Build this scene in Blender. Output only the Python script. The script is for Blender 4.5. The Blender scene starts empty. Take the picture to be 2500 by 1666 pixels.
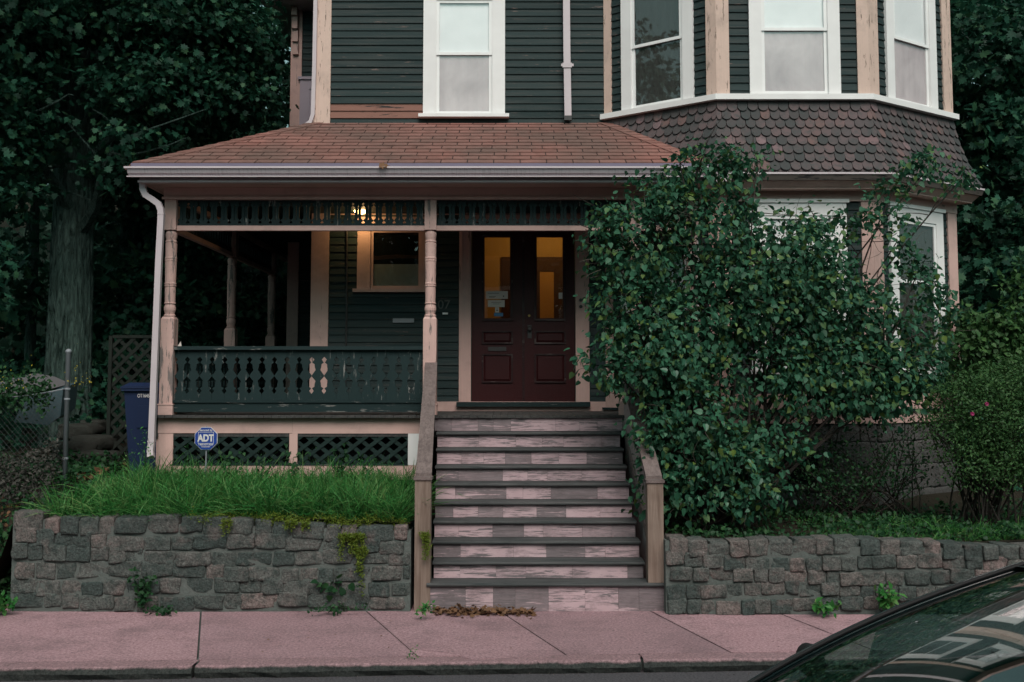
import bpy, math, random
import numpy as np
from mathutils import Matrix, Vector
R = math.radians
SC = bpy.context.scene
COL = SC.collection

# ---------------------------------------------------------------- camera
F, CX, CY, HC = 2600.0, 1250.0, 734.0, 2.2          # focal length / principal point in photo pixels, eye height
TH = math.atan(195.0 / F)
ct, st = math.cos(TH), math.sin(TH)
cam_d = bpy.data.cameras.new('camera'); cam = bpy.data.objects.new('camera', cam_d); COL.objects.link(cam)
cam.location = (0, 0, HC); cam.rotation_euler = (math.pi / 2 + TH, 0, 0)
cam_d.sensor_width = 36; cam_d.lens = 36 * F / 2500; cam_d.shift_y = -(833 - CY) / 2500
cam_d.clip_start = 0.05; cam_d.clip_end = 2000
SC.camera = cam

# ---------------------------------------------------------------- sky, sun, exposure
W = bpy.data.worlds.new('World'); SC.world = W; W.use_nodes = True
wn = W.node_tree; wn.nodes.clear()
wo = wn.nodes.new('ShaderNodeOutputWorld'); wb = wn.nodes.new('ShaderNodeBackground')
sky = wn.nodes.new('ShaderNodeTexSky'); sky.sky_type = 'NISHITA'; sky.sun_disc = False
sky.sun_elevation = R(47); sky.sun_rotation = R(171); sky.air_density = 1.0; sky.dust_density = 4.0; sky.ozone_density = 1.0
hs = wn.nodes.new('ShaderNodeHueSaturation'); hs.inputs['Saturation'].default_value = 0.22
tint = wn.nodes.new('ShaderNodeMix'); tint.data_type = 'RGBA'; tint.blend_type = 'MULTIPLY'; tint.inputs[0].default_value = 1; tint.inputs[7].default_value = (.64, 1.0, .94, 1)
wn.links.new(sky.outputs[0], hs.inputs['Color']); wn.links.new(hs.outputs[0], tint.inputs[6]); wn.links.new(tint.outputs[2], wb.inputs[0]); wn.links.new(wb.outputs[0], wo.inputs[0])
wb.inputs[1].default_value = 0.068
sun_d = bpy.data.lights.new('sun', 'SUN'); sun = bpy.data.objects.new('sun', sun_d); COL.objects.link(sun)
sun_d.energy = 1.5; sun_d.angle = R(40); sun_d.color = (1.0, 0.72, 0.70)
sun.rotation_euler = (R(43), 0, R(9)); sun.location = (0, -5, 20)
vs = SC.view_settings; vs.view_transform = 'Standard'; vs.look = 'None'; vs.gamma = 1.0; vs.use_curve_mapping = False
vs.exposure = 0.76
SC.cycles.max_bounces = 6; SC.cycles.transparent_max_bounces = 10; SC.cycles.use_denoising = True
SC.cycles.sample_clamp_indirect = 4.0; SC.cycles.caustics_reflective = False; SC.cycles.caustics_refractive = False

# ---------------------------------------------------------------- pixel helpers
def ray(px, py):
    u = (px - CX) / F; v = -(py - CY) / F
    return (u, ct - v * st, st + v * ct)
def at(px, py, Y):
    d = ray(px, py); t = Y / d[1]
    return Vector((d[0] * t, Y, HC + d[2] * t))
def atz(px, py, z):
    d = ray(px, py); t = (z - HC) / d[2]
    return Vector((d[0] * t, d[1] * t, z))
def Z(py, Y): return at(CX, py, Y).z
def X(px, Y, py=930): return at(px, py, Y).x

# ---------------------------------------------------------------- object helpers
WM = {}
def _link(o, parent, M):
    COL.objects.link(o)
    if parent is not None:
        o.parent = parent; o.matrix_parent_inverse = WM[parent.name].inverted()
    o.matrix_basis = M; WM[o.name] = M
    return o
def put(name, mesh, parent=None, M=None):
    return _link(bpy.data.objects.new(name, mesh), parent, M if M is not None else Matrix())
def tag(o, label=None, cat=None, group=None, kind=None):
    if label: o['label'] = label
    if cat: o['category'] = cat
    if group: o['group'] = group
    if kind: o['kind'] = kind
    return o
def thing(name, loc, label, cat, group=None):
    o = bpy.data.objects.new(name, None); o.empty_display_size = 0.2
    _link(o, None, Matrix.Translation(Vector(loc)))
    return tag(o, label, cat, group)
class MB:
    def __init__(s, M=None): s.v = []; s.f = []; s.M = M
    def _add(s, vs, fs):
        n = len(s.v)
        if s.M is not None: vs = [s.M @ Vector(v) for v in vs]
        s.v += [tuple(v) for v in vs]; s.f += [tuple(i + n for i in f) for f in fs]
        return s
    def box(s, x0, x1, y0, y1, z0, z1):
        return s._add([(x0,y0,z0),(x1,y0,z0),(x1,y1,z0),(x0,y1,z0),(x0,y0,z1),(x1,y0,z1),(x1,y1,z1),(x0,y1,z1)],
                      [(0,3,2,1),(4,5,6,7),(0,1,5,4),(1,2,6,5),(2,3,7,6),(3,0,4,7)])
    def hexa(s, vs):            # eight corners, bottom ring then top ring
        return s._add(vs, [(0,3,2,1),(4,5,6,7),(0,1,5,4),(1,2,6,5),(2,3,7,6),(3,0,4,7)])
    def prism(s, poly, a, b):   # poly of points, extruded by functions a(p), b(p) -> 3d
        n = len(poly)
        return s._add([a(p) for p in poly] + [b(p) for p in poly],
                      [tuple(range(n)), tuple(range(2*n-1, n-1, -1))] + [(i, n+i, n+(i+1)%n, (i+1)%n) for i in range(n)])
    def prism_xz(s, poly, y0, y1): return s.prism(poly, lambda p: (p[0], y0, p[1]), lambda p: (p[0], y1, p[1]))
    def prism_yz(s, poly, x0, x1): return s.prism(poly, lambda p: (x0, p[0], p[1]), lambda p: (x1, p[0], p[1]))
    def prism_xy(s, poly, z0, z1): return s.prism(poly, lambda p: (p[0], p[1], z0), lambda p: (p[0], p[1], z1))
    def lathe(s, prof, cx, cy, seg=14):   # prof: (r, z)
        vs = []; fs = []
        for r, z in prof:
            for k in range(seg):
                a = 2*math.pi*k/seg; vs.append((cx+r*math.cos(a), cy+r*math.sin(a), z))
        for i in range(len(prof)-1):
            for k in range(seg):
                fs.append((i*seg+k, i*seg+(k+1)%seg, (i+1)*seg+(k+1)%seg, (i+1)*seg+k))
        fs.append(tuple(range(seg-1, -1, -1))); fs.append(tuple((len(prof)-1)*seg+k for k in range(seg)))
        return s._add(vs, fs)
    def tube(s, pts, rad, seg=6):
        pts = [Vector(p) for p in pts]; vs = []; fs = []; n = len(pts)
        if not hasattr(rad, '__len__'): rad = [rad]*n
        prev = None
        for i, p in enumerate(pts):
            d = (pts[min(i+1,n-1)] - pts[max(i-1,0)]).normalized()
            if prev is None:
                a = Vector((0,0,1)) if abs(d.z) < .9 else Vector((1,0,0))
                x = d.cross(a).normalized()
            else: x = (prev - d*prev.dot(d)).normalized()
            prev = x; y = d.cross(x)
            for k in range(seg):
                an = 2*math.pi*k/seg; vs.append(p + x*(rad[i]*math.cos(an)) + y*(rad[i]*math.sin(an)))
        for i in range(n-1):
            for k in range(seg):
                fs.append((i*seg+k, i*seg+(k+1)%seg, (i+1)*seg+(k+1)%seg, (i+1)*seg+k))
        fs.append(tuple(range(seg-1,-1,-1))); fs.append(tuple((n-1)*seg+k for k in range(seg)))
        return s._add(vs, fs)
    def rtube(s, pts, w, d):    # rectangular pipe, pts in a plane of roughly constant y
        pts = [Vector(p) for p in pts]; n = len(pts); vs = []; fs = []
        for i, p in enumerate(pts):
            t = (pts[min(i+1,n-1)] - pts[max(i-1,0)]).normalized()
            y = Vector((0,1,0)); y = (y - t*y.dot(t)).normalized(); x = t.cross(y)
            for a, b in ((-1,-1),(1,-1),(1,1),(-1,1)): vs.append(p + x*(a*w/2) + y*(b*d/2))
        for i in range(n-1):
            for k in range(4): fs.append((i*4+k, i*4+(k+1)%4, (i+1)*4+(k+1)%4, (i+1)*4+k))
        fs.append((3,2,1,0)); fs.append(tuple((n-1)*4+k for k in range(4)))
        return s._add(vs, fs)
    def grid(s, fn, nu, nv):
        vs = [fn(i/nu, j/nv) for j in range(nv+1) for i in range(nu+1)]
        return s._add(vs, [(j*(nu+1)+i, j*(nu+1)+i+1, (j+1)*(nu+1)+i+1, (j+1)*(nu+1)+i) for j in range(nv) for i in range(nu)])
    def mesh(s, name, m, smooth=False, O=None):
        me = bpy.data.meshes.new(name)
        v = s.v if O is None else [tuple(Vector(p)-Vector(O)) for p in s.v]
        me.from_pydata(v, [], s.f); me.materials.append(m)
        if smooth: me.polygons.foreach_set('use_smooth', [True]*len(me.polygons))
        me.update()
        return me
    def build(s, name, m, parent=None, smooth=False):
        v = np.array(s.v); lo = v.min(0); hi = v.max(0)
        O = Vector(((lo[0]+hi[0])/2, (lo[1]+hi[1])/2, lo[2]))
        return put(name, s.mesh(name, m, smooth, O), parent, Matrix.Translation(O))
class Fr:                       # a wall plane: s runs left to right seen from outside, y inward, z up
    def __init__(s, P0, P1):
        s.o = Vector((P0[0], P0[1], 0)); d = Vector((P1[0]-P0[0], P1[1]-P0[1], 0)); s.L = d.length; s.u = d.normalized()
        s.i = Vector((-s.u.y, s.u.x, 0))
        s.M = Matrix(((s.u.x, s.i.x, 0, s.o.x), (s.u.y, s.i.y, 0, s.o.y), (0,0,1,0), (0,0,0,1)))
    def hit(s, px, py, out=0.0):
        d = Vector(ray(px, py)); c = Vector((0,0,HC)); o = s.o - s.i*out
        t = (o - c).dot(s.i) / d.dot(s.i); p = c + d*t
        return (p - o).dot(s.u), p.z
def clip(poly, cw):             # convex clip of poly by counter-clockwise convex polygon cw
    out = poly
    for i in range(len(cw)):
        a, b = cw[i], cw[(i+1) % len(cw)]; src = out; out = []
        ins = lambda p: (b[0]-a[0])*(p[1]-a[1]) - (b[1]-a[1])*(p[0]-a[0])
        for j in range(len(src)):
            p, q = src[j], src[(j+1) % len(src)]; dp, dq = ins(p), ins(q)
            if dp >= 0: out.append(p)
            if dp*dq < 0:
                t = dp/(dp-dq); out.append((p[0]+(q[0]-p[0])*t, p[1]+(q[1]-p[1])*t))
        if len(out) < 3: return []
    return out
def text_mesh(txt, size, m, extrude=0.001, offset=0.0):
    c = bpy.data.curves.new('lettering', 'FONT'); c.body = txt; c.size = size; c.extrude = extrude; c.offset = offset
    c.align_x = 'CENTER'; c.align_y = 'CENTER'
    o = bpy.data.objects.new('lettering', c); COL.objects.link(o)
    dg = bpy.context.evaluated_depsgraph_get()
    me = bpy.data.meshes.new_from_object(o.evaluated_get(dg)); bpy.data.objects.remove(o); bpy.data.curves.remove(c)
    me.materials.clear(); me.materials.append(m)
    return me
def upright(p, rz=0.0): return Matrix.Translation(Vector(p)) @ Matrix.Rotation(rz, 4, 'Z') @ Matrix.Rotation(math.pi/2, 4, 'X')

# ---------------------------------------------------------------- materials
class NT:
    def __init__(s, name):
        s.m = bpy.data.materials.new(name); s.m.use_nodes = True; s.t = s.m.node_tree; s.t.nodes.clear()
        s.out = s.n('OutputMaterial'); s.p = s.n('BsdfPrincipled'); s.l(s.p.outputs[0], s.out.inputs[0])
        s._pos = None
    def n(s, t): return s.t.nodes.new('ShaderNode' + t)
    def l(s, a, b): s.t.links.new(a, b)
    def set(s, sock, v):
        if hasattr(v, 'is_output'): s.l(v, sock)
        elif isinstance(v, tuple) and len(v) == 3 and sock.type == 'RGBA': sock.default_value = (*v, 1)
        else: sock.default_value = v
    def pos(s):
        if s._pos is None: s._pos = s.n('NewGeometry')
        return s._pos.outputs['Position']
    def isl(s):
        s.pos(); return s._pos.outputs['Random Per Island']
    def objrnd(s): return s.n('ObjectInfo').outputs['Random']
    def vec(s, sc, shift=None):
        m = s.n('Mapping'); s.l(s.pos(), m.inputs['Vector']); m.inputs['Scale'].default_value = sc
        if shift is not None:       # per-object shift so that neighbours differ
            c = s.n('CombineXYZ'); k = s.n('Math'); k.operation = 'MULTIPLY'; s.l(s.objrnd(), k.inputs[0]); k.inputs[1].default_value = shift
            for i in range(3): s.l(k.outputs[0], c.inputs[i])
            s.l(c.outputs[0], m.inputs['Location'])
        return m.outputs[0]
    def noise(s, sc=(1,1,1), detail=4, rough=.6, shift=None, dist=0.0):
        if not isinstance(sc, tuple): sc = (sc,)*3
        t = s.n('TexNoise'); s.l(s.vec(sc, shift), t.inputs['Vector']); t.inputs['Scale'].default_value = 1
        t.inputs['Detail'].default_value = detail; t.inputs['Roughness'].default_value = rough; t.inputs['Distortion'].default_value = dist
        return t.outputs[0]
    def ramp(s, fac, stops, interp='LINEAR'):
        r = s.n('ValToRGB'); s.l(fac, r.inputs[0]); e = r.color_ramp.elements; r.color_ramp.interpolation = interp
        while len(e) < len(stops): e.new(.5)
        for k, (p, c) in enumerate(stops):
            e[k].position = p; e[k].color = (*c, 1) if isinstance(c, tuple) else (c, c, c, 1)
        return r.outputs[0]
    def mix(s, fac, a, b, mode='MIX'):
        m = s.n('Mix'); m.data_type = 'RGBA'; m.blend_type = mode
        s.set(m.inputs[0], fac); s.set(m.inputs[6], a); s.set(m.inputs[7], b); return m.outputs[2]
    def math(s, op, a, b=0.0):
        m = s.n('Math'); m.operation = op; s.set(m.inputs[0], a); s.set(m.inputs[1], b); return m.outputs[0]
    def fin(s, col, rough=.7, bump=None, bs=.3, bd=.01, spec=.3, **kw):
        s.set(s.p.inputs['Base Color'], col); s.set(s.p.inputs['Roughness'], rough); s.p.inputs['Specular IOR Level'].default_value = spec
        if bump is not None:
            b = s.n('Bump'); b.inputs['Strength'].default_value = bs; b.inputs['Distance'].default_value = bd
            s.l(bump, b.inputs['Height']); s.l(b.outputs[0], s.p.inputs['Normal'])
        for k, v in kw.items(): s.set(s.p.inputs[k], v)
        return s.m
def flat(name, col, rough=.6, spec=.3, **kw):
    t = NT(name); n = t.noise(3.0, 3); c = t.mix(n, tuple(x*.88 for x in col), tuple(min(1, x*1.1) for x in col))
    return t.fin(c, rough, spec=spec, **kw)
def paint(name, col, bare, axis, amt=.5, dirt=(.1,.09,.08), rough=.65, chips=9.0, grime=.35):
    """old paint: tone drift, grime blotches, and flakes stretched along the grain that show bare wood"""
    t = NT(name); sc = {'x': (chips*.16, chips, chips*1.1), 'z': (chips*1.1, chips*1.1, chips*.14), 'y': (chips, chips*.16, chips)}[axis]
    base = t.mix(t.noise(1.7, 4), tuple(c*.85 for c in col), tuple(min(1, c*1.1) for c in col))
    fine = {'x': (2.5, 60, 60), 'z': (60, 60, 2.5), 'y': (60, 2.5, 60)}[axis]
    grain = t.noise(fine, 3)
    base = t.mix(t.ramp(grain, [(.35, .0), (.75, .22)]), base, tuple(c*.7 for c in col))
    gr = t.ramp(t.noise(2.3, 5, .7), [(.5, 0.0), (.78, grime)]); base = t.mix(gr, base, dirt)
    fl = t.noise(sc, 7, .72); fl = t.ramp(fl, [(1-amt-.012, 0.0), (1-amt+.012, 1.0)])
    bw = t.mix(grain, tuple(c*.7 for c in bare), bare)
    c = t.mix(fl, base, bw)
    h = t.mix(fl, grain, (0,0,0)); return t.fin(c, rough, h, .25, .004, .25)
def leafm(name, cols, trans=.25, rough=.55, spec=.25):
    t = NT(name); i = t.isl(); n = len(cols)
    c = t.ramp(i, [(k/(n-1) if n > 1 else 0, cols[k]) for k in range(n)])
    c = t.mix(t.ramp(t.noise(2.2, 3), [(.3, .0), (.7, .45)]), c, tuple(.6*x for x in cols[n//2]))
    t.fin(c, rough, spec=spec)
    tr = t.n('BsdfTranslucent'); t.l(c, tr.inputs[0]); ms = t.n('MixShader'); ms.inputs[0].default_value = trans
    t.l(t.p.outputs[0], ms.inputs[1]); t.l(tr.outputs[0], ms.inputs[2]); t.l(ms.outputs[0], t.out.inputs[0])
    return t.m
def glassm(name, tint=(.9,.93,.92), ior=1.5, rough=.01, wave=0.0):
    t = NT(name); t.t.nodes.remove(t.p)
    a = t.n('BsdfTransparent'); a.inputs[0].default_value = (*tint, 1); g = t.n('BsdfGlossy'); g.inputs['Roughness'].default_value = rough
    t.pos(); dt = t.n('VectorMath'); dt.operation = 'DOT_PRODUCT'; t.l(t._pos.outputs['Incoming'], dt.inputs[0]); t.l(t._pos.outputs['Normal'], dt.inputs[1])
    f0 = ((ior-1)/(ior+1))**2; c1 = t.math('SUBTRACT', 1.0, t.math('ABSOLUTE', dt.outputs['Value'])); c5 = t.math('POWER', c1, 5.0)
    fac = t.math('ADD', f0, t.math('MULTIPLY', c5, 1-f0)); ms = t.n('MixShader')
    if wave:
        b = t.n('Bump'); b.inputs['Strength'].default_value = wave; b.inputs['Distance'].default_value = .01
        t.l(t.noise(3.0, 1), b.inputs['Height']); t.l(b.outputs[0], g.inputs['Normal'])
    t.l(fac, ms.inputs[0]); t.l(a.outputs[0], ms.inputs[1]); t.l(g.outputs[0], ms.inputs[2]); t.l(ms.outputs[0], t.out.inputs[0])
    return t.m
def emit(name, col, k):
    t = NT(name); t.t.nodes.remove(t.p); e = t.n('Emission'); e.inputs[0].default_value = (*col, 1); e.inputs[1].default_value = k
    t.l(e.outputs[0], t.out.inputs[0]); return t.m

CREAM, BARE = (.56, .375, .335), (.20, .17, .16)
M = {}
M['cream_v'] = paint('cream_paint_upright', CREAM, BARE, 'z', .36)
M['cream_h'] = paint('cream_paint_level', CREAM, BARE, 'x', .34)
M['cream_post'] = paint('cream_paint_post', CREAM, BARE, 'z', .44, grime=.3, chips=12)
M['cream_up'] = paint('cream_paint_flaking', (.60, .445, .375), (.2, .15, .12), 'z', .395, chips=26)
M['dark'] = paint('dark_green_paint', (.008, .023, .024), (.20, .20, .19), 'z', .375, dirt=(.015,.03,.031), chips=22)
M['dark_h'] = paint('dark_green_paint_level', (.008, .022, .023), (.17, .17, .16), 'x', .385, dirt=(.015,.03,.031), chips=22)
M['white'] = flat('white_vinyl', (.74, .73, .72), .45)
M['sash'] = flat('white_sash', (.78, .78, .77), .4)
M['lav'] = flat('lilac_grey_paint', (.36, .31, .36), .6)
M['pale_panel'] = paint('pale_pink_panel', (.42, .33, .33), (.17, .14, .13), 'x', .36)
def m_siding():
    t = NT('dark_clapboard_paint')
    b = t.mix(t.objrnd(), (.011, .024, .0245), (.020, .037, .0375))
    s = t.ramp(t.noise((.9, 14, 22), 6, .7, 40.0), [(.46, 0.0), (.66, .8)]); b = t.mix(s, b, (.042, .049, .047))
    p = t.ramp(t.noise((2.2, 12, 26), 6, .75, 90.0), [(.635, 0.0), (.66, .9)]); b = t.mix(p, b, (.17, .115, .10))
    return t.fin(b, .7, t.noise((3, 40, 90), 4), .25, .004, .2)
M['siding'] = m_siding()
def m_bare():
    t = NT('bare_brown_clapboard'); f = t.ramp(t.noise((1.6, 14, 18), 6, .7), [(.36, 1.0), (.39, 0.0)])
    b = t.mix(t.noise((3, 30, 90), 3), (.17, .085, .068), (.26, .135, .105)); b = t.mix(f, b, (.022, .026, .027))
    return t.fin(b, .8, f, .3, .004, .2)
M['bare'] = m_bare()
def m_gutter():
    t = NT('white_gutter_metal'); b = t.mix(t.ramp(t.noise((60, 4, 1.0), 4, .7), [(.5, 0.0), (.8, .55)]), (.54, .48, .51), (.16, .14, .15))
    return t.fin(b, .45, spec=.4)
M['gutter'] = m_gutter()
M['gutter_plain'] = flat('white_downspout_metal', (.50, .44, .46), .45, .4)
M['gutter_dark'] = paint('stained_gutter', (.12, .10, .09), (.03, .03, .03), 'x', .45)
M['drip'] = flat('violet_grey_drip_edge', (.16, .14, .20), .5)
def m_wood(name, lo, hi, axis, knots=True):
    t = NT(name); sc = {'x': (1.3, 26, 26), 'y': (26, 1.6, 26), 'z': (26, 26, 1.3)}[axis]
    g = t.noise(sc, 6, .65, 30.0, 1.2); b = t.mix(t.ramp(g, [(.3, 0.0), (.7, 1.0)]), lo, hi)
    b = t.mix(t.ramp(t.noise(2.0, 4), [(.5, 0.0), (.8, .6)]), b, tuple(c*.55 for c in lo))
    return t.fin(b, .8, g, .4, .006, .2)
M['grey_wood'] = m_wood('weathered_rail_wood', (.10, .078, .075), (.21, .165, .155), 'y')
M['newel'] = m_wood('weathered_newel_wood', (.135, .095, .075), (.26, .20, .165), 'z')
M['tread'] = m_wood('worn_tread_wood', (.030, .038, .039), (.095, .094, .094), 'x')
M['floor'] = m_wood('porch_floor_wood', (.03, .033, .034), (.075, .072, .068), 'y')
M['lattice'] = m_wood('dark_lattice_wood', (.007, .018, .016), (.016, .034, .031), 'x')
M['lattice2'] = m_wood('brown_green_lattice_wood', (.009, .013, .011), (.020, .025, .020), 'z')
def m_riser():
    t = NT('patched_riser_board'); r = t.objrnd()
    g = t.noise((1.3, 20, 22), 7, .66, 9.0, 2.6); g2 = t.noise((4.0, 60, 75), 5, .7, 30.0, 1.0); big = t.noise((1.6, 3, 9), 4, .6)
    m = t.math('ADD', t.math('MULTIPLY', g, .55), t.math('MULTIPLY', g2, .45)); m = t.math('ADD', m, t.math('MULTIPLY', t.math('SUBTRACT', big, .5), .28))
    lines = t.ramp(m, [(.515, 0.0), (.545, .85), (.60, 1.0)]); worn = t.ramp(m, [(.40, 0.0), (.44, .9)])
    pk = t.ramp(r, [(.0, 0.0), (.60, 0.0), (.64, .55), (.80, .95), (1, 1.0)])
    m = t.mix(pk, lines, worn)
    pale = t.mix(t.noise(5.0, 4), (.40, .285, .305), (.56, .42, .445)); dk = t.mix(t.ramp(g2, [(.35, 0.0), (.65, 1.0)]), (.060, .062, .065), (.19, .165, .172))
    dirt = t.ramp(t.noise((4, 9, 9), 5, .75), [(.50, 0.0), (.72, .65)])
    return t.fin(t.mix(dirt, t.mix(m, pale, dk), (.11, .092, .095)), .7, m, .25, .003, .2)
M['riser'] = m_riser()
def m_shingle():
    t = NT('red_brown_roof_shingle'); b = t.mix(t.objrnd(), (.29, .158, .138), (.375, .215, .19))
    b = t.mix(t.ramp(t.noise(.8, 4), [(.36, 0.0), (.62, .9)]), b, (.185, .145, .13))
    b = t.mix(t.ramp(t.noise(7, 5, .7), [(.5, 0.0), (.72, .5)]), b, (.08, .055, .047))
    g = t.noise(60.0, 3); b = t.mix(.5, b, t.mix(g, (.05, .02, .015), (.4, .22, .17)), 'OVERLAY')
    return t.fin(b, .9, g, .4, .004, .15)
M['shingle'] = m_shingle()
def m_scale():
    t = NT('plum_brown_scale_shingle'); b = t.ramp(t.objrnd(), [(0, (.048,.050,.050)), (.5, (.082,.068,.069)), (.9, (.112,.080,.081)), (.955, (.135,.085,.078)), (.98, (.155,.105,.11)), (1, (.19,.13,.135))])
    b = t.mix(t.ramp(t.noise(13.0, 6, .75), [(.46, 0.0), (.62, .65)]), b, (.045, .056, .056))
    b = t.mix(t.ramp(t.noise(1.1, 3), [(.55, 0.0), (.8, .3)]), b, (.2, .13, .14))
    return t.fin(b, .8, t.noise((30, 30, 8), 4), .35, .005, .2)
M['scale'] = m_scale()
M['door'] = paint('maroon_door_paint', (.036, .0065, .0075), (.015, .005, .005), 'z', .3, dirt=(.02,.008,.008), rough=.42)
M['door_edge'] = paint('maroon_moulding_paint', (.020, .006, .007), (.09, .07, .066), 'x', .4, rough=.5)
M['glass'] = glassm('window_glass', (1, 1, 1), ior=1.75, wave=.04)
M['glass_old'] = glassm('old_rippled_glass', ior=1.6, wave=.35)
M['carglass'] = glassm('windscreen_glass', (.42, .66, .63), 3.8, .025)
M['blind'] = flat('white_roller_blind', (.90, .92, .92), .8)
def m_curtain():
    t = NT('mauve_grey_curtain'); w = t.ramp(t.noise((2.6, 1, 1.6), 3, .5, 30.0, .7), [(.3, 0.0), (.7, 1.0)])
    return t.fin(t.mix(w, (.42, .335, .35), (.64, .545, .55)), .9, spec=.1)
M['curtain'] = m_curtain()
M['curtain_dark'] = flat('dark_net_curtain', (.05, .055, .05), .9)
M['net'] = flat('grey_net_curtain', (.30, .31, .28), .9)
M['black'] = flat('black_void', (.006, .007, .008), .9, .1)
M['brass'] = flat('old_brass', (.32, .20, .07), .35, .5, Metallic=.8)
M['iron'] = flat('dark_iron', (.03, .028, .028), .45, .5)
M['hall'] = flat('ochre_hall_wall', (.38, .25, .09), .8)
M['hall_dark'] = flat('dark_hall_woodwork', (.05, .022, .012), .6)
M['hall_door'] = flat('ochre_inner_door', (.40, .23, .07), .6)
M['paper'] = flat('white_paper', (.55, .50, .46), .8)
M['ink'] = flat('black_ink', (.02, .02, .02), .8)
M['sticker'] = flat('blue_sticker', (.05, .16, .30), .5)
M['zinc'] = flat('galvanised_steel', (.20, .22, .24), .5, .5)
def m_stone():
    t = NT('granite_wall_stone'); b = t.ramp(t.objrnd(), [(0, (.060,.080,.077)), (.4, (.10,.118,.112)), (.7, (.13,.136,.13)), (.93, (.16,.152,.144)), (.97, (.20,.168,.16)), (1, (.24,.19,.182))])
    b = t.mix(t.ramp(t.noise(9.0, 6, .75), [(.44, 0.0), (.62, .75)]), b, (.042, .062, .058))
    b = t.mix(t.ramp(t.noise(3.5, 4, .6), [(.56, 0.0), (.74, .45)]), b, (.24, .175, .168))
    s = t.noise(48.0, 4, .85); b = t.mix(.8, b, t.mix(t.ramp(s, [(.3, 0.0), (.7, 1.0)]), (.08, .08, .08), (.85, .8, .78)), 'OVERLAY')
    h = t.math('ADD', t.math('MULTIPLY', t.noise(22.0, 6, .7), 1.0), t.math('MULTIPLY', s, .25))
    return t.fin(b, .9, h, 1.0, .03, .15)
M['stone'] = m_stone()
def m_mortar():
    t = NT('grey_mortar'); n = t.noise(6.0, 6, .75); b = t.mix(n, (.06, .085, .078), (.16, .168, .158))
    return t.fin(b, .95, t.noise(35.0, 6, .75), .9, .015, .1)
M['mortar'] = m_mortar()
def m_rock(name, lo, hi):
    t = NT(name); b = t.mix(t.noise(6.0, 6, .75), lo, hi); return t.fin(b, .95, t.noise(25.0, 6, .75), 1.0, .03, .1)
M['rock'] = m_rock('dark_mossy_rock', (.018, .024, .021), (.06, .06, .052))
M['foundation'] = m_rock('grey_foundation_granite', (.05, .056, .055), (.14, .132, .125))
M['felt'] = flat('roofing_felt', (.02, .015, .014), .9)
def m_conc():
    t = NT('pinkish_pavement_concrete'); b = t.mix(t.noise(.7, 4), (.36, .225, .245), (.48, .315, .34))
    b = t.mix(t.objrnd(), b, t.mix(.42, b, (.15, .115, .125)))
    b = t.mix(t.ramp(t.noise(1.6, 6, .75), [(.46, 0.0), (.66, .7)]), b, (.20, .14, .152))
    b = t.mix(t.ramp(t.noise((7, 7, 7), 6, .8), [(.60, 0.0), (.70, .5)]), b, (.085, .07, .072))
    b = t.mix(t.ramp(t.noise((22, 22, 22), 2, .5), [(.715, 0.0), (.73, .75)]), b, (.05, .045, .045))
    s = t.noise(42.0, 4, .85); b = t.mix(.65, b, t.mix(t.ramp(s, [(.32, .0), (.68, 1.0)]), (.12, .1, .1), (.86, .82, .82)), 'OVERLAY')
    return t.fin(b, .9, s, .8, .012, .15)
M['concrete'] = m_conc()
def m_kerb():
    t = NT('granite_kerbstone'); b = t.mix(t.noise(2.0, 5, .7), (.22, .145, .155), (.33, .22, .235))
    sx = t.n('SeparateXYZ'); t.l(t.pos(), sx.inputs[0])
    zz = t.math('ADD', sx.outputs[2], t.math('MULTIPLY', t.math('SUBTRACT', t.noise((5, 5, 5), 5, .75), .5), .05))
    b = t.mix(t.ramp(t.math('ADD', t.math('MULTIPLY', zz, 12.0), 1.0), [(.74, 1.0), (.95, 0.0)]), b, t.mix(t.noise(9.0, 5, .75), (.015, .022, .022), (.06, .065, .06)))  # front face darkened by height: shade painted into the stone, with road dirt
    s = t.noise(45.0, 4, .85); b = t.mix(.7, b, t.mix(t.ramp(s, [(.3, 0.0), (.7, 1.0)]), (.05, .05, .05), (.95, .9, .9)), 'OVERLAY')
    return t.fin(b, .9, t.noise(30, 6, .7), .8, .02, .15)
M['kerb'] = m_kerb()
def m_asph():
    t = NT('asphalt'); s = t.noise(55.0, 4, .85); b = t.mix(t.ramp(s, [(.35, 0.0), (.7, 1.0)]), (.03, .032, .036), (.13, .12, .13))
    return t.fin(b, .9, s, .7, .008, .2)
M['asphalt'] = m_asph()
def m_soil():
    t = NT('leafy_soil'); b = t.mix(t.noise(5.0, 6, .75), (.012, .014, .010), (.05, .042, .03))
    return t.fin(b, .95, t.noise(30.0, 6, .8), .9, .03, .1)
M['soil'] = m_soil()
def m_bark():
    t = NT('furrowed_bark'); n = t.noise((16, 16, 3.0), 6, .72, None, 1.4); b = t.mix(t.ramp(n, [(.35, 0.0), (.68, 1.0)]), (.008, .019, .016), (.12, .19, .165))
    return t.fin(b, .95, n, 1.0, .06, .1)
M['bark'] = m_bark()
M['twig'] = flat('dark_twig', (.028, .024, .02), .9)
M['twig_pale'] = flat('pale_dry_twig', (.12, .105, .09), .9)
M['dead_leaf'] = leafm('dead_leaf', [(.10, .045, .02), (.20, .11, .06), (.14, .08, .05)], .1, .8)
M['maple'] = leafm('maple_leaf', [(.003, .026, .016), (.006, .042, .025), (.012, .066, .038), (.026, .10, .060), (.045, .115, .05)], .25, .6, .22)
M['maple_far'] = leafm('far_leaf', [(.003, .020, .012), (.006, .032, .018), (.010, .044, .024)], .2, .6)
M['lilac'] = leafm('lilac_leaf', [(.014, .064, .036), (.022, .094, .052), (.034, .126, .068), (.052, .15, .085), (.12, .18, .035)])
M['rose'] = leafm('rose_leaf', [(.024, .075, .024), (.042, .11, .034), (.07, .15, .045)])
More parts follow.
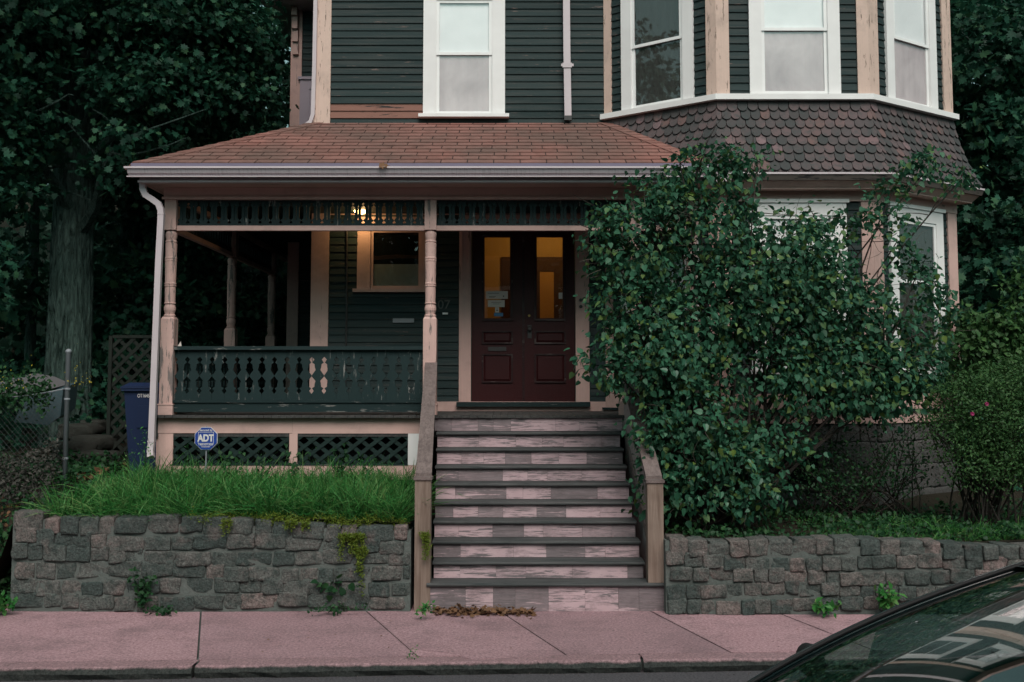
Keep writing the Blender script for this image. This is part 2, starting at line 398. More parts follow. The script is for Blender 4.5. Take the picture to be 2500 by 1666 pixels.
M['ivy'] = leafm('ground_ivy_leaf', [(.010, .045, .018), (.018, .068, .025), (.032, .10, .03)])
M['grass'] = leafm('lawn_grass', [(.014, .11, .024), (.028, .16, .034), (.05, .21, .045), (.095, .27, .07), (.17, .26, .09)], .3, .5)
M['sedum'] = leafm('yellow_green_sedum', [(.07, .12, .012), (.12, .18, .018), (.18, .22, .03)], .2, .6)
M['dry'] = leafm('dry_vine', [(.028, .032, .027), (.055, .056, .048), (.10, .092, .082)], .05, .9)
M['petal'] = flat('magenta_petal', (.25, .012, .09), .6)
M['petal_y'] = flat('yellow_flower', (.42, .34, .02), .6)
M['bin'] = flat('blue_bin_plastic', (.008, .018, .055), .55, .3)
M['sign_blue'] = flat('sign_blue', (.012, .05, .26), .4, .4)
M['sign_white'] = flat('sign_white', (.62, .60, .58), .5)
M['num'] = flat('faded_number_paint', (.10, .105, .10), .6)
M['tarp'] = flat('blue_grey_plastic', (.045, .075, .085), .55)
M['tarp_lid'] = flat('pale_grey_plastic', (.12, .12, .125), .6)
M['wire'] = flat('dull_fence_wire', (.07, .08, .08), .7)
M['grit'] = m_rock('gutter_grit', (.05, .05, .05), (.2, .17, .16))
M['car'] = flat('dark_teal_car_paint', (.008, .028, .031), .25, .6, **{'Coat Weight': .6})
M['rubber'] = flat('black_rubber', (.012, .012, .013), .7)
M['dash'] = flat('teal_grey_dashboard', (.05, .11, .105), .8)
M['alloy'] = flat('grey_alloy', (.3, .3, .31), .35, .5, Metallic=.8)
M['lamp_glow'] = emit('warm_bulb_glow', (1.0, .62, .22), 14.0)
M['headlamp'] = flat('headlamp_lens', (.4, .42, .43), .1, .6)
# ================================================================ the setting: ground, road, pavement, kerb
rnd = random.Random(7)
def struct(o): return tag(o, kind='structure')
struct(MB().grid(lambda u, v: (-150+300*u, -60+260*v, -.30), 4, 4).build('ground', M['soil']))
_ka, _kb = atz(0, 1632, 0), atz(1921, 1607, 0)
def kerb_y(x): return _ka.y + (_kb.y-_ka.y)/(_kb.x-_ka.x)*(x-_ka.x)                       # front edge of the kerb in plan
struct(MB().grid(lambda u, v: (-60+120*u, 1.2+v*(kerb_y(-60+120*u)-1.1), .05-.15*max(0, v-.45)/.55), 60, 12).build('road', M['asphalt']))
struct(MB().box(-60, 60, -4.2, 1.2, -.25, .17).build('near_pavement', M['concrete']))
pav = struct(MB().prism_xy([(-12, kerb_y(-12)+.1), (12, kerb_y(12)+.1), (12, 10.9), (-12, 10.9)], -.28, -.035).build('pavement', M['mortar']))
def kb(x): return kerb_y(x) + .19                          # back edge of the kerb
BACK = 10.72
def jline(p, q):                                           # joint line in plan through two photo points on the pavement
    a, b = atz(*p, 0), atz(*q, 0); k = (b.x-a.x)/(b.y-a.y)
    xb = a.x + k*(BACK-a.y); yf = 8.5
    for _ in range(5): xf = a.x + k*(yf-a.y); yf = kb(xf)
    return (xb, BACK), (xf, yf)
joints = [((-3.9-1.9*k, BACK), (-4.1-1.9*k, kb(-4.1-1.9*k))) for k in (4, 3, 2, 1)] + [((-4.72, BACK), (-5.2, kb(-5.2)))]
joints += [jline((490,1499),(482,1611)), jline((896,1495),(1005,1591)), jline((1205,1482),(1374,1594)), jline((1566,1482),(1773,1588)), jline((1872,1486),(2085,1570))]
joints += [((joints[-1][0][0]+1.45*k, BACK), (joints[-1][1][0]+1.45*k, kb(joints[-1][1][0]+1.45*k))) for k in (1, 2, 3, 4)]
def slab(poly, tilt):
    def top(p): return (p[0], p[1], .0 + tilt*(p[0]-poly[0][0]) + .004*math.sin(p[0]*2.1+p[1]))
    b = MB().prism(poly, top, lambda p: (p[0], p[1], -.08)); b.build('slab', M['concrete'], pav)
for k in range(len(joints)-1):
    (ax, ay), (bx, by) = joints[k]; (cx_, cy_), (dx, dy) = joints[k+1]; g = .009
    pa, pb, pc, pd = (ax+g, ay), (bx+g, by+.006), (dx-g, dy+.006), (cx_-g, cy_)
    tl = rnd.uniform(-.003, .003)
    if k == 6:      # the slab with the broken front corner
        c1, c2, c3 = atz(1000,1585,0), atz(1092,1594,0), atz(1150,1611,0)
        slab([pa, (c1.x, c1.y), (c2.x, c2.y), (c3.x, c3.y), pc, pd][::-1], 0)
        e = .012
        slab([(c1.x, c1.y-e), pb, (c3.x-e, kb(c3.x-e)+.006), (c2.x-.01, c2.y-e)][::-1], 0)
    else: slab([pa, pb, pc, pd][::-1], tl)
kerb = struct(MB().prism_xy([(-12, kerb_y(-12)+.03), (12, kerb_y(12)+.03), (12, kerb_y(12)+.17), (-12, kerb_y(-12)+.17)], -.29, -.16).build('kerb', M['mortar']))
ks = [-10.2, -6.9, X(452, 8.2, 1625), X(1575, 8.4, 1620), 3.9, 7.0, 10.5]
for a, b in zip(ks, ks[1:]):
    rr = random.Random(int(a*10)+99); n = 26; s = MB(); ph = [rr.uniform(-.5, .5) for _ in range((n+1)*6)]
    def kfn(u, v):
        x = a+.012+(b-a-.024)*u; i = int(round(u*n)); v6 = int(round(v*5)); j = ph[i*6+v6]
        prof = [(.19, -.002), (.012, .0), (-.004, -.012), (-.022+.02*j, -.05), (.0+.03*j, -.10), (.01, -.26)]
        dy, z = prof[v6]; return (x, kerb_y(x)+dy, z+.006*j*(v6 < 4))
    s.grid(kfn, n, 5); s.box(a+.012, b-.012, kerb_y((a+b)/2)+.1, kerb_y((a+b)/2)+.17, -.2, -.02)
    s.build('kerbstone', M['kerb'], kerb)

def hgt(x, y):                                             # height of the yard behind the walls
    if x < -4.9:
        k = max(0, min(1, (y-10.3)/1.9)); base = .05 + 1.0*k*k*(3-2*k)
    elif x < 0: base = .83 + .1*max(0, min(1, (y-10.4)/2))
    else: base = .63 + .03*max(0, min(1, (y-10.4)/3))
    return base + max(0, y-12.5)*.085 + max(0, y-20.5)*.30 + .03*math.sin(x*1.7+y*2.3)
yb = MB()
yb.grid(lambda u, v: (lambda x, y: (x, y, hgt(x, y)))(-24+23.02*u, 10.42+2.1*v), 90, 14)
yb.grid(lambda u, v: (lambda x, y: (x, y, hgt(x, y)))(1.52+23*u, 10.42+2.1*v), 60, 14)
yb.grid(lambda u, v: (lambda x, y: (x, y, hgt(x, y) if y > 12.53 else .6))(-24+48.52*u, 12.52+28*v), 90, 30)
struct(yb.build('yard', M['soil'], smooth=True))

# ================================================================ the house
YP, YW, YB = 12.55, 14.05, 13.05                           # porch posts, front wall, bay front
house = thing('house', (1.5, 14, 0.6), 'old dark clapboard house with cream trim, front porch and bay windows', 'house')
FW = Fr((0, YW), (1, YW))
A_ = at(1478, 200, YW).x; B_ = at(1750, 200, YB).x; C_ = at(2118, 200, YB).x; D_ = at(2321, 280, YW).x
XL = at(773, 250, YW).x
plan = [Vector((A_, YW)), Vector((B_, YB)), Vector((C_, YB)), Vector((D_, YW))]
def offs(d):                                               # bay plan pushed outwards by d
    ln = []
    for i in range(3):
        u = (plan[i+1]-plan[i]).normalized(); n = Vector((u.y, -u.x)); ln.append((plan[i]+n*d, u))
    def isx(a, b):
        (p, u), (q, w) = a, b; det = u.x*(-w.y) + w.x*u.y; r = q-p
        t = (r.x*(-w.y) + w.x*r.y)/det; return p + u*t
    e0 = (Vector((A_-.75*d, 0)), Vector((0, 1))); e1 = (Vector((D_+.75*d, 0)), Vector((0, 1)))      # ends return to the wall
    return [isx(ln[0], e0), isx(ln[0], ln[1]), isx(ln[1], ln[2]), isx(ln[2], e1)]
BAY = [Fr(plan[i], plan[i+1]) for i in range(3)]
ZF = Z(1014.5, 12.35)                                      # porch floor
ZS = Z(282, YW)                                            # second-storey sill top
ZM = Z(133, YW)                                            # meeting rails
ZH = ZM + (ZM-ZS) + .08                                    # window heads
ZE = ZH + 3.3; ZC = ZH + .6                                              # eaves
ZG = .7                                                    # bottom of walls
DX0, DX1 = X(1151, YW, 800), X(1404, YW, 800); ZDH = Z(545, YW)

clap_me = MB()._add([(0,0,0),(1,0,0),(1,-.024,0),(0,-.024,0),(0,0,.1),(1,0,.1),(1,-.008,.1),(0,-.008,.1)],
                    [(0,1,2,3),(4,7,6,5),(3,2,6,7),(0,3,7,4),(1,5,6,2),(0,4,5,1)]).mesh('clapboard', M['siding'])
clap_bare = clap_me.copy(); clap_bare.materials[0] = M['bare']
def clap(parent, fr, s0, s1, z0, z1, holes=(), bare=()):
    z = math.ceil(z0/.1)*.1 - .1
    while z < z1 - .02:
        a, b = max(z, z0), min(z+.1, z1); zc = (a+b)/2; iv = [(s0, s1)]
        for h0, h1, y0, y1 in holes:
            if y0 < zc < y1:
                iv = [p for i0, i1 in iv for p in ((i0, min(i1, h0)), (max(i0, h1), i1)) if p[1]-p[0] > .02]
        for i0, i1 in iv:
            segs = [(i0, i1)]
            if i1-i0 > 2.4:
                m = i0 + (i1-i0)*rnd.uniform(.3, .7); segs = [(i0, m-.001), (m+.001, i1)]
            for q0, q1 in segs:
                me = clap_bare if any(b0 < zc < b1 and abs((q0+q1)/2-bc) < 1.0 for b0, b1, bc in bare) else clap_me
                mt = fr.M @ Matrix.Translation((q0, rnd.uniform(-.002, .001), a)) @ Matrix.Rotation(rnd.gauss(0, .0012), 4, 'Y') @ Matrix.Diagonal((q1-q0, 1, (b-a)/.1*.985, 1))
                put('clapboard', me, parent, mt)
        z += .1
def window(parent, fr, s0, s1, z0, z1, zm, top, bot, cw=.155, mcase='white', name='window', y0=0.0, sillov=.05, sill=True):
    w = MB(fr.M)
    w.box(s0, s0+cw, y0-.052, y0, z0, z1); w.box(s1-cw, s1, y0-.052, y0, z0, z1); w.box(s0+cw, s1-cw, y0-.052, y0, z1-cw*1.05, z1)
    w.box(s0-.03, s1+.03, y0-.075, y0, z1, z1+.045)
    w.box(s0+cw-.03, s0+cw+.005, y0-.044, y0, z0, z1-cw); w.box(s1-cw-.005, s1-cw+.03, y0-.044, y0, z0, z1-cw)
    win = w.build(name, M[mcase], parent)
    if sill: MB(fr.M).box(s0-sillov, s1+sillov, y0-.12, y0, z0-.045, z0-.001).build('sill', M[mcase], win)
    a, b, t = s0+cw+.004, s1-cw-.004, z1-cw*1.05-.002; f = .042
    def sash(za, zb, y, mat):
        q = MB(fr.M); q.box(a, a+f, y-.018, y, za, zb); q.box(b-f, b, y-.018, y, za, zb); q.box(a+f, b-f, y-.018, y, zb-f*.9, zb); q.box(a+f, b-f, y-.018, y, za, za+f*.9)
        q.build('sash', M[mat], win); MB(fr.M).box(a+f*.8, b-f*.8, y-.011, y-.008, za+f*.7, zb-f*.7).build('pane', M['glass'], win)
    sm = 'sash' if mcase == 'white' else mcase
    sash(zm-.02, t, y0-.020, sm); sash(z0+.012, zm+.025, y0-.001, sm)
    for za, zb, mm in ((zm, t, top), (z0+.02, zm, bot)):
        if mm:
            nm = 'blind' if mm == 'blind' else 'curtain'
            MB(fr.M).grid(lambda u, v: (a+.01+(b-a-.02)*u, y0-.0035+.002*math.sin(u*40)*(nm == 'curtain'), za+(zb-za)*v), 24, 2).build(nm, M[mm], win)
    return win

# ---- walls
hwl, hwr = (X(1034, YW, 150), X(1233, YW, 150))
fw = MB(FW.M)
fw.box(XL, DX0, 0, .16, ZG, ZE); fw.box(DX1, A_+.3, 0, .16, ZG, ZE); fw.box(DX0, DX1, 0, .16, ZDH, ZE); fw.box(DX0, DX1, 0, .16, ZG, ZF-.02)
wall_f = fw.build('wall', M['mortar'], house)
pwl, pwr, pw0, pw1 = X(873, YW, 640), X(1042, YW, 640), Z(706, YW), Z(531, YW)
clap(wall_f, FW, XL+.02, A_, ZF+.12, ZC, holes=[(hwl, hwr, ZS-.05, ZH+.12), (X(1121, YW, 800), X(1438, YW, 800), 0, ZDH+.13), (pwl, pwr, pw0-.04, pw1+.02)],
     bare=[(Z(268, YW)-.02, Z(252, YW)+.005, X(940, YW)), (Z(284, YW)-.01, Z(270, YW)+.0, X(900, YW))])
bw = MB(); inn = [Vector((A_, YW+.16)), *offs(0)[1:3], Vector((D_, YW+.16))]
bw.prism_xy([(p.x, p.y) for p in [offs(0)[0], *offs(0)[1:3], offs(0)[3], Vector((D_, 16)), Vector((A_+.2, 16))]], ZG+.25, ZE)
wall_b = bw.build('wall', M['mortar'], house)
SL = Fr((XL, 24), (XL, YW)); SR = Fr((D_, YW), (D_, 24))
wl = MB(SL.M).box(0, SL.L, 0, .16, ZG, ZE).build('wall', M['mortar'], house)
clap(wl, SL, 5.5, SL.L, ZF+.1, ZF+2.6); clap(wl, SL, 6.8, SL.L, ZF+3.4, ZC)
wr = MB(SR.M).box(0, SR.L, 0, .16, ZG, ZE).build('wall', M['siding'], house)
MB().box(XL, D_, 23.84, 24, ZG, ZE).build('wall', M['siding'], house)

# ---- bay windows, second storey and first storey
ZB1 = Z(962, YB)                                           # top of the cream base
ZW0, ZW1 = Z(905, YB), Z(497, YB)                          # ground-floor window sill and head
ZW_m = Z(681, YB)
faces = []
for k, fr in enumerate(BAY):
    if k == 0:   c0, c1 = fr.hit(1521, 150)[0], fr.hit(1696, 150)[0]; cb0, cb1 = fr.hit(1495, 150)[0], fr.hit(1727, 150)[0]
    elif k == 1: c0, c1 = fr.hit(1828, 150)[0], fr.hit(2049, 150)[0]; cb0, cb1 = fr.hit(1779, 150)[0], fr.hit(2091, 150)[0]
    else:        c0, c1 = fr.hit(2158, 150)[0], fr.hit(2279, 150)[0]; cb0, cb1 = fr.hit(2139, 150)[0], fr.hit(2296, 150)[0]
    faces.append((fr, c0, c1, cb0, cb1))
for k, (fr, c0, c1, cb0, cb1) in enumerate(faces):
    tops = ('curtain_dark', 'blind', 'blind'); bots = ('curtain_dark', 'curtain', 'curtain')
    window(house, fr, c0, c1, ZS, ZH, ZM, tops[k], bots[k], cw=.15, sill=False)
    clap(wall_b, fr, cb0, cb1, ZS, ZC, holes=[(c0, c1, ZS-.1, ZH+.05)])
    for s0, s1 in ((0 if k == 0 else -.012, cb0), (cb1, fr.L if k == 2 else fr.L+.012)):
        MB(fr.M).box(s0, s1, -.038, -.001, ZS, ZE).build('corner_board', M['cream_up'], house)
    # ground floor
    window(house, fr, c0-.03, c1+.03, ZW0, ZW1, ZW_m, 'blind' if k == 1 else 'curtain_dark', 'curtain_dark', cw=.15)
    clap(wall_b, fr, cb0, cb1, ZB1, ZW1+.1, holes=[(c0-.03, c1+.03, ZW0-.05, ZW1+.05)])
    for s0, s1 in ((0 if k == 0 else -.012, cb0), (cb1, fr.L if k == 2 else fr.L+.012)):
        MB(fr.M).box(s0, s1, -.038, -.001, ZB1, Z(497, YB)+.02).build('corner_board', M['cream_v'], house)
    e0, e1 = (0 if k == 0 else -.02), (fr.L if k == 2 else fr.L+.02)
    MB(fr.M).box(e0, e1, -.05, -.001, Z(497, YB)+.02, Z(440, YB)).build('frieze_board', M['cream_h'], house)
    MB(fr.M).box(e0, e1, -.045, -.001, Z(1000, YB), ZB1).build('base_board', M['cream_h'], house)
    MB(fr.M).box(e0-.02, e1+.02, -.10, -.001, Z(1006, YB), Z(1000, YB)).build('ledge', M['dark_h'], house)
    MB(fr.M).box(e0, e1, -.06, -.001, Z(1034, YB), Z(1006, YB)).build('base_board', M['cream_h'], house)
    window(house, fr, c0, c1, ZH+.95, ZH+2.6, ZH+1.75, 'blind', 'curtain_dark', cw=.15, y0=-.031)
    MB(fr.M).box(0, fr.L, -.03, -.001, ZC+.001, ZE-.06).build('upper_siding', M['siding'], house)
MB(FW.M).box(XL, A_, -.03, -.001, ZC+.001, ZE-.06).build('upper_siding', M['siding'], house)
window(house, FW, hwl, hwr, ZH+.95, ZH+2.6, ZH+1.75, 'blind', 'curtain_dark', cw=.15, y0=-.031)
# continuous sill round the second-storey bay
o1, o2 = offs(.11), offs(0.0)
sb = MB()
for i in range(3):
    sb.hexa([(o1[i].x, o1[i].y, ZS-.075), (o1[i+1].x, o1[i+1].y, ZS-.075), (o2[i+1].x, o2[i+1].y, ZS-.075), (o2[i].x, o2[i].y, ZS-.075),
             (o1[i].x, o1[i].y, ZS-.005), (o1[i+1].x, o1[i+1].y, ZS-.005), (o2[i+1].x, o2[i+1].y, ZS-.003), (o2[i].x, o2[i].y, ZS-.003)])
sb.build('bay_sill', M['white'], house)
# flared skirt with fish-scale shingles
ZK0, ZK1 = Z(250, 12.98), Z(420, 12.70)
def dk(t): return .03 + .33*max(0, t)**1.5
def kp(i, u, t):
    o = offs(dk(t)); p = o[i].lerp(o[i+1], u); return Vector((p.x, p.y, ZK0+(ZK1-ZK0)*t))
sk = MB()
for i in range(3): sk.grid(lambda u, v: tuple(kp(i, u, v)), 1, 10)
sk.grid(lambda u, v: (lambda p: (p.x, p.y+.7*u, p.z))(kp(2, 1, v)), 1, 10); sk.grid(lambda u, v: (lambda p: (p.x, p.y+.7*(1-u), p.z))(kp(0, 0, v)), 1, 10)
skirt = sk.build('bay_skirt', M['scale'], house)
prof = [(-.485, .2)] + [(.485*math.cos(a), -.0+.485-.485*abs(math.sin(a))) for a in [math.pi + math.pi*k/8 for k in range(9)]] + [(.485, .2)]
pts = [(.485*math.cos(math.pi+math.pi*k/8), .485+.485*math.sin(math.pi+math.pi*k/8)) for k in range(9)] + [(.485, 1.25), (-.485, 1.25)]
def zt(p): return .034-.022*p[1]
scale_me = MB().prism(pts, lambda p: (p[0]*.125, p[1]*.125, zt(p)), lambda p: (p[0]*.125, p[1]*.125, zt(p)-.018)).mesh('scale_shingle', M['scale'])
NR = 8; cnt = 0
for r in range(NR):
    t = (r+1)/NR - .004
    for i in range(3):
        o = offs(dk(t)); L = (o[i+1]-o[i]).length; n = max(3, round(L/.124)); sh = .5 if r % 2 else 0.0
        for q in range(n + (1 if sh else 0)):
            u = (q+.5-sh)/n; wsc = L/n/.125
            if u < .012 or u > .988:
                if sh: wsc *= .55; u = .25/n if u < .5 else 1-.25/n
            if i == 0 and r > 5: continue
            p = kp(i, u, t); up = (kp(i, u, t-.1)-p).normalized(); ux = (kp(i, min(1, u+.01), t)-kp(i, u-.01, t)).normalized()
            n_ = ux.cross(up).normalized(); up = n_.cross(ux)
            mt = Matrix(((ux.x, up.x, n_.x, p.x), (ux.y, up.y, n_.y, p.y), (ux.z, up.z, n_.z, p.z), (0,0,0,1)))
            mt = mt @ Matrix.Rotation(rnd.gauss(0, .025), 4, 'Z') @ Matrix.Translation((0, rnd.uniform(-.004, .004), 0)) @ Matrix.Diagonal((wsc*.985, 1.05, 1, 1))
            put('scale_shingle', scale_me, skirt, mt); cnt += 1
# gutter and mouldings under the skirt
def ring(name, mat, d0, d1, z0, z1, d0t=None):
    a, b, c = offs(d0), offs(d1), offs(d0t if d0t is not None else d0)
    for i in range(3):
        MB().hexa([(a[i].x, a[i].y, z0), (a[i+1].x, a[i+1].y, z0), (b[i+1].x, b[i+1].y, z0), (b[i].x, b[i].y, z0),
                   (c[i].x, c[i].y, z1), (c[i+1].x, c[i+1].y, z1), (b[i+1].x, b[i+1].y, z1), (b[i].x, b[i].y, z1)]).build(name, M[mat], house)
ring('gutter_lip', 'gutter_plain', .40, .30, ZK1-.035, ZK1-.012)
ring('gutter', 'gutter_dark', .36, .05, ZK1-.10, ZK1-.036, .39)
ring('crown_moulding', 'cream_h', .24, .03, ZK1-.17, ZK1-.101, .33)
ring('soffit', 'cream_h', .235, .03, ZK1-.185, ZK1-.171)
# foundation under the bay: granite blocks
fo = offs(-.04)
found = MB().prism_xy([(fo[0].x, fo[0].y), (fo[1].x, fo[1].y), (fo[2].x, fo[2].y), (fo[3].x, fo[3].y), (D_, 16), (A_, 16)], .2, Z(1034, YB)).build('foundation', M['mortar'], house)

# ---- eaves and roof of the main house (above the picture, seen only in reflections)
MB().box(XL-.5, D_+.4, YW-.5, 24.4, ZE-.06, ZE+.12).build('eave', M['cream_h'], house)
ob = offs(.4); MB().prism_xy([(p.x, p.y) for p in ob], ZE-.05, ZE+.13).build('eave', M['cream_h'], house)
MB()._add([(XL-.5, YW-.5, ZE+.125), (D_+.4, YW-.5, ZE+.125), (D_+.4, 24.4, ZE+.125), (XL-.5, 24.4, ZE+.125), (.5, 18, ZE+3.4), (2.6, 18, ZE+3.4)],
          [(0,1,5,4), (1,2,5), (2,3,4,5), (3,0,4)]).build('roof', M['shingle'], house)

# ---- front wall trim
cz_top = Z(447, 12.14)-.065
ZP0 = Z(304, YW)
MB(FW.M).box(XL-.015, X(808, YW, 200), -.04, -.001, ZP0-.1, ZE).build('corner_board', M['cream_up'], house)
MB(SL.M).box(SL.L-.14, SL.L+.038, -.036, -.001, ZP0-.1, ZE).build('corner_board', M['cream_up'], house)
MB(FW.M).box(XL-.015, X(803, YW, 700), -.04, -.001, ZF, Z(487, YW)-.02).build('corner_board', M['cream_v'], house)
MB(SL.M).box(SL.L-.14, SL.L+.038, -.036, -.001, ZF, Z(487, YW)-.02).build('corner_board', M['cream_v'], house)
MB(FW.M).box(X(1482, YW, 960), X(1503, YW, 960), -.045, -.001, ZF, Z(487, YW)-.05).build('corner_board', M['cream_v'], house)
window(house, FW, hwl, hwr, ZS, ZH, ZM, 'blind', 'curtain', cw=.17, sillov=.055)
# base board under the door wall, door sill
MB(FW.M).box(XL-.02, A_+.02, -.03, -.001, ZF, ZF+.125).build('base_board', M['cream_h'], house)
MB(FW.M).box(DX0-.19, DX1+.19, -.10, -.032, ZF+.06, ZF+.12).build('door_sill', M['dark_h'], house)
for s0, s1 in ((X(1121, YW, 800), DX0-.005), (DX1+.005, X(1438, YW, 800))):
    q = MB(FW.M); q.box(s0, s1, -.045, -.001, ZF+.121, ZDH+.12); q.box(s0+.025, s0+.04, -.055, -.001, ZF+.121, ZDH); q.box(s1-.04, s1-.025, -.055, -.001, ZF+.121, ZDH)
    cas = q.build('door_casing', M['cream_v'], house)
MB(FW.M).box(DX0-.16, DX1+.16, -.05, -.001, ZDH+.005, ZDH+.15).build('door_casing', M['cream_h'], house)
for yy in (733, 749):
    p = at(1418, yy, YW-.05); MB().tube([(p.x, p.y+.01, p.z), (p.x, p.y-.006, p.z)], .022, 12).build('bell_push', M['iron'], house)
# double door
mid = (DX0+DX1)/2
for side in (0, 1):
    a, b = (DX0+.004, mid-.003) if side == 0 else (mid+.003, DX1-.004); z0, z1 = ZF+.123, ZDH-.004; w = b-a
    g0, g1 = (X(1183, YW, 700), X(1245, YW, 700)) if side == 0 else (X(1311, YW, 700), X(1374, YW, 700))
    zg0, zg1 = Z(777, YW), Z(579, YW)
    d = MB(FW.M); y0, y1 = .02, .065
    d.box(a, g0, y0, y1, z0, z1); d.box(g1, b, y0, y1, z0, z1); d.box(g0, g1, y0, y1, zg1, z1); d.box(g0, g1, y0, y1, z0, zg0)
    door = d.build('door', M['door'], house)
    MB(FW.M).box(g0-.004, g1+.004, .04, .045, zg0-.004, zg1+.004).build('pane', M['glass'], door)
    q = MB(FW.M)
    for x0, x1, p0, p1, e in ((g0-.035, g1+.035, zg0-.035, zg1+.03, .018), (g0-.035, g1+.04, Z(840, YW), Z(808, YW), .02), (g0-.035, g1+.04, Z(935, YW), Z(864, YW), .02)):
        q.box(x0, x0+e, y0-.022, y0-.0005, p0, p1); q.box(x1-e, x1, y0-.022, y0-.0005, p0, p1); q.box(x0+e, x1-e, y0-.022, y0-.0005, p1-e, p1); q.box(x0+e, x1-e, y0-.022, y0-.0005, p0, p0+e)
    q.build('moulding', M['door_edge'], door)
    for p0, p1 in ((Z(835, YW), Z(812, YW)), (Z(930, YW), Z(869, YW))):
        pa = MB(FW.M); x0, x1 = g0-.005, g1+.01
        pa.hexa([(x0, y0-.0005, p0), (x1, y0-.0005, p0), (x1-.02, y0-.014, p0+.02), (x0+.02, y0-.014, p0+.02), (x0, y0-.0005, p1), (x1, y0-.0005, p1), (x1-.02, y0-.014, p1-.02), (x0+.02, y0-.014, p1-.02)])
        pa.build('panel', M['door'], door)
    if side == 0:
        MB(FW.M).box(X(1192, YW, 850), X(1236, YW, 850), y0-.012, y0-.0005, Z(857, YW), Z(847, YW)).build('mail_slot', M['iron'], door)
    else:
        MB(FW.M).box(X(1288, YW, 810), X(1298, YW, 810), y0-.008, y0-.0005, Z(826, YW), Z(794, YW)).build('lock_plate', M['iron'], door)
        p = at(1293, 803, YW); MB().tube([(p.x, YW+y0, p.z), (p.x, YW+y0-.03, p.z), (p.x, YW+y0-.034, p.z), (p.x, YW+y0-.06, p.z), (p.x, YW+y0-.07, p.z)], [.012, .012, .028, .030, .018], 12).build('knob', M['iron'], door)
        p = at(1292, 771, YW); MB().tube([(p.x, YW+y0, p.z), (p.x, YW+y0-.012, p.z)], .016, 12).build('lock', M['brass'], door)
        MB(FW.M).box(mid-.012, mid+.018, y0-.012, y0-.0005, z0, z1).build('astragal', M['door_edge'], door)
# entrance hall behind the glass
HX0, HX1, HY = DX0-.25, DX1+.25, 16.3
hall = MB().box(HX0, HX0+.04, YW+.17, HY, ZF, 4.75).box(HX1-.04, HX1, YW+.17, HY, ZF, 4.75).box(HX0, HX1, HY, HY+.05, ZF, 4.75).build('hall_wall', M['hall'], house)
MB().box(HX0, HX1, YW+.17, HY, ZF-.03, ZF).build('hall_floor', M['hall_dark'], house)
MB().box(HX0, HX1, YW+.17, HY, 4.75, 4.79).build('hall_ceiling', M['hall'], house)
hx = lambda px, y=HY: X(px, y, 700)
q = MB().box(hx(1224), HX1-.05, HY-.03, HY-.001, Z(664, HY), Z(628, HY)).box(hx(1224), hx(1318), HY-.03, HY-.001, ZF, Z(664, HY)).box(hx(1352), HX1-.05, HY-.03, HY-.001, ZF, Z(664, HY)).build('hall_door_frame', M['hall_dark'], house)
MB().box(hx(1318), hx(1352), HY-.02, HY-.001, ZF, Z(664, HY)).build('hall_door', M['hall_door'], house)
hl = MB().lathe([(.01, 4.75), (.05, 4.73), (.05, 4.70), (.10, 4.67), (.11, 4.62), (.07, 4.57), (.01, 4.56)], .55, 15.3, 14).build('hall_lamp', M['lamp_glow'], house)
L = bpy.data.lights.new('hall_lamp_light', 'POINT'); L.energy = 4; L.color = (1, .66, .26); L.shadow_soft_size = .1
lo = bpy.data.objects.new('hall_lamp_light', L); _link(lo, hl, Matrix.Translation((.55, 15.3, 4.48)))
# small porch window
q = MB(FW.M); cw = .175; q.box(pwl, pwl+cw, -.05, -.001, pw0, pw1); q.box(pwr-cw*.4, pwr, -.05, -.001, pw0, pw1); q.box(pwl+cw, pwr-cw*.4, -.05, -.001, pw1-.17, pw1)
pw = q.build('window', M['cream_v'], house)
MB(FW.M).box(pwl-.05, pwr+.04, -.09, -.001, pw0-.045, pw0-.001).build('sill', M['cream_h'], pw)
q = MB(FW.M); a, b, t = pwl+cw+.002, pwr-cw*.4-.002, pw1-.172
q.box(a, a+.035, -.03, -.001, pw0, t); q.box(b-.035, b, -.03, -.001, pw0, t); q.box(a+.035, b-.035, -.03, -.001, t-.035, t); q.box(a+.035, b-.035, -.03, -.001, pw0, pw0+.04)
q.build('sash', M['cream_h'], pw)
MB(FW.M).box(a+.03, b-.03, -.016, -.013, pw0+.03, t-.03).build('pane', M['glass_old'], pw)
MB(FW.M).grid(lambda u, v: (a+.03+(b-a-.06)*u, -.006+.003*math.sin(u*30+v*9), pw0+.03+.3*v), 30, 6).build('curtain', M['net'], pw)
MB(FW.M).box(a+.03, b-.03, -.003, -.001, pw0+.03, t-.03).build('backing', M['black'], pw)
MB(FW.M).box(XL+.2, A_-.05, -.05, -.026, Z(526, YW), cz_top).build('frieze_board', M['cream_h'], house)
# house number, letter plate, bell, cable on the porch wall
put('house_number', text_mesh('607', .17, M['num'], .002, .001), house, upright(at(1076, 745, YW-.028)))
q = at(985, 783, YW-.03); MB().box(q.x-.14, q.x+.14, YW-.04, YW-.026, q.z-.028, q.z+.028).build('letter_plate', M['zinc'], house)
q = at(1087, 766, YW-.03); MB().box(q.x-.035, q.x+.035, YW-.045, YW-.026, q.z-.012, q.z+.012).build('bell_plate', M['white'], house)
q = X(846, YW, 700); MB().tube([(q, YW-.035, ZF), (q+.01, YW-.035, 3.2), (q, YW-.035, 4.4)], .013, 6).build('cable', M['iron'], house)
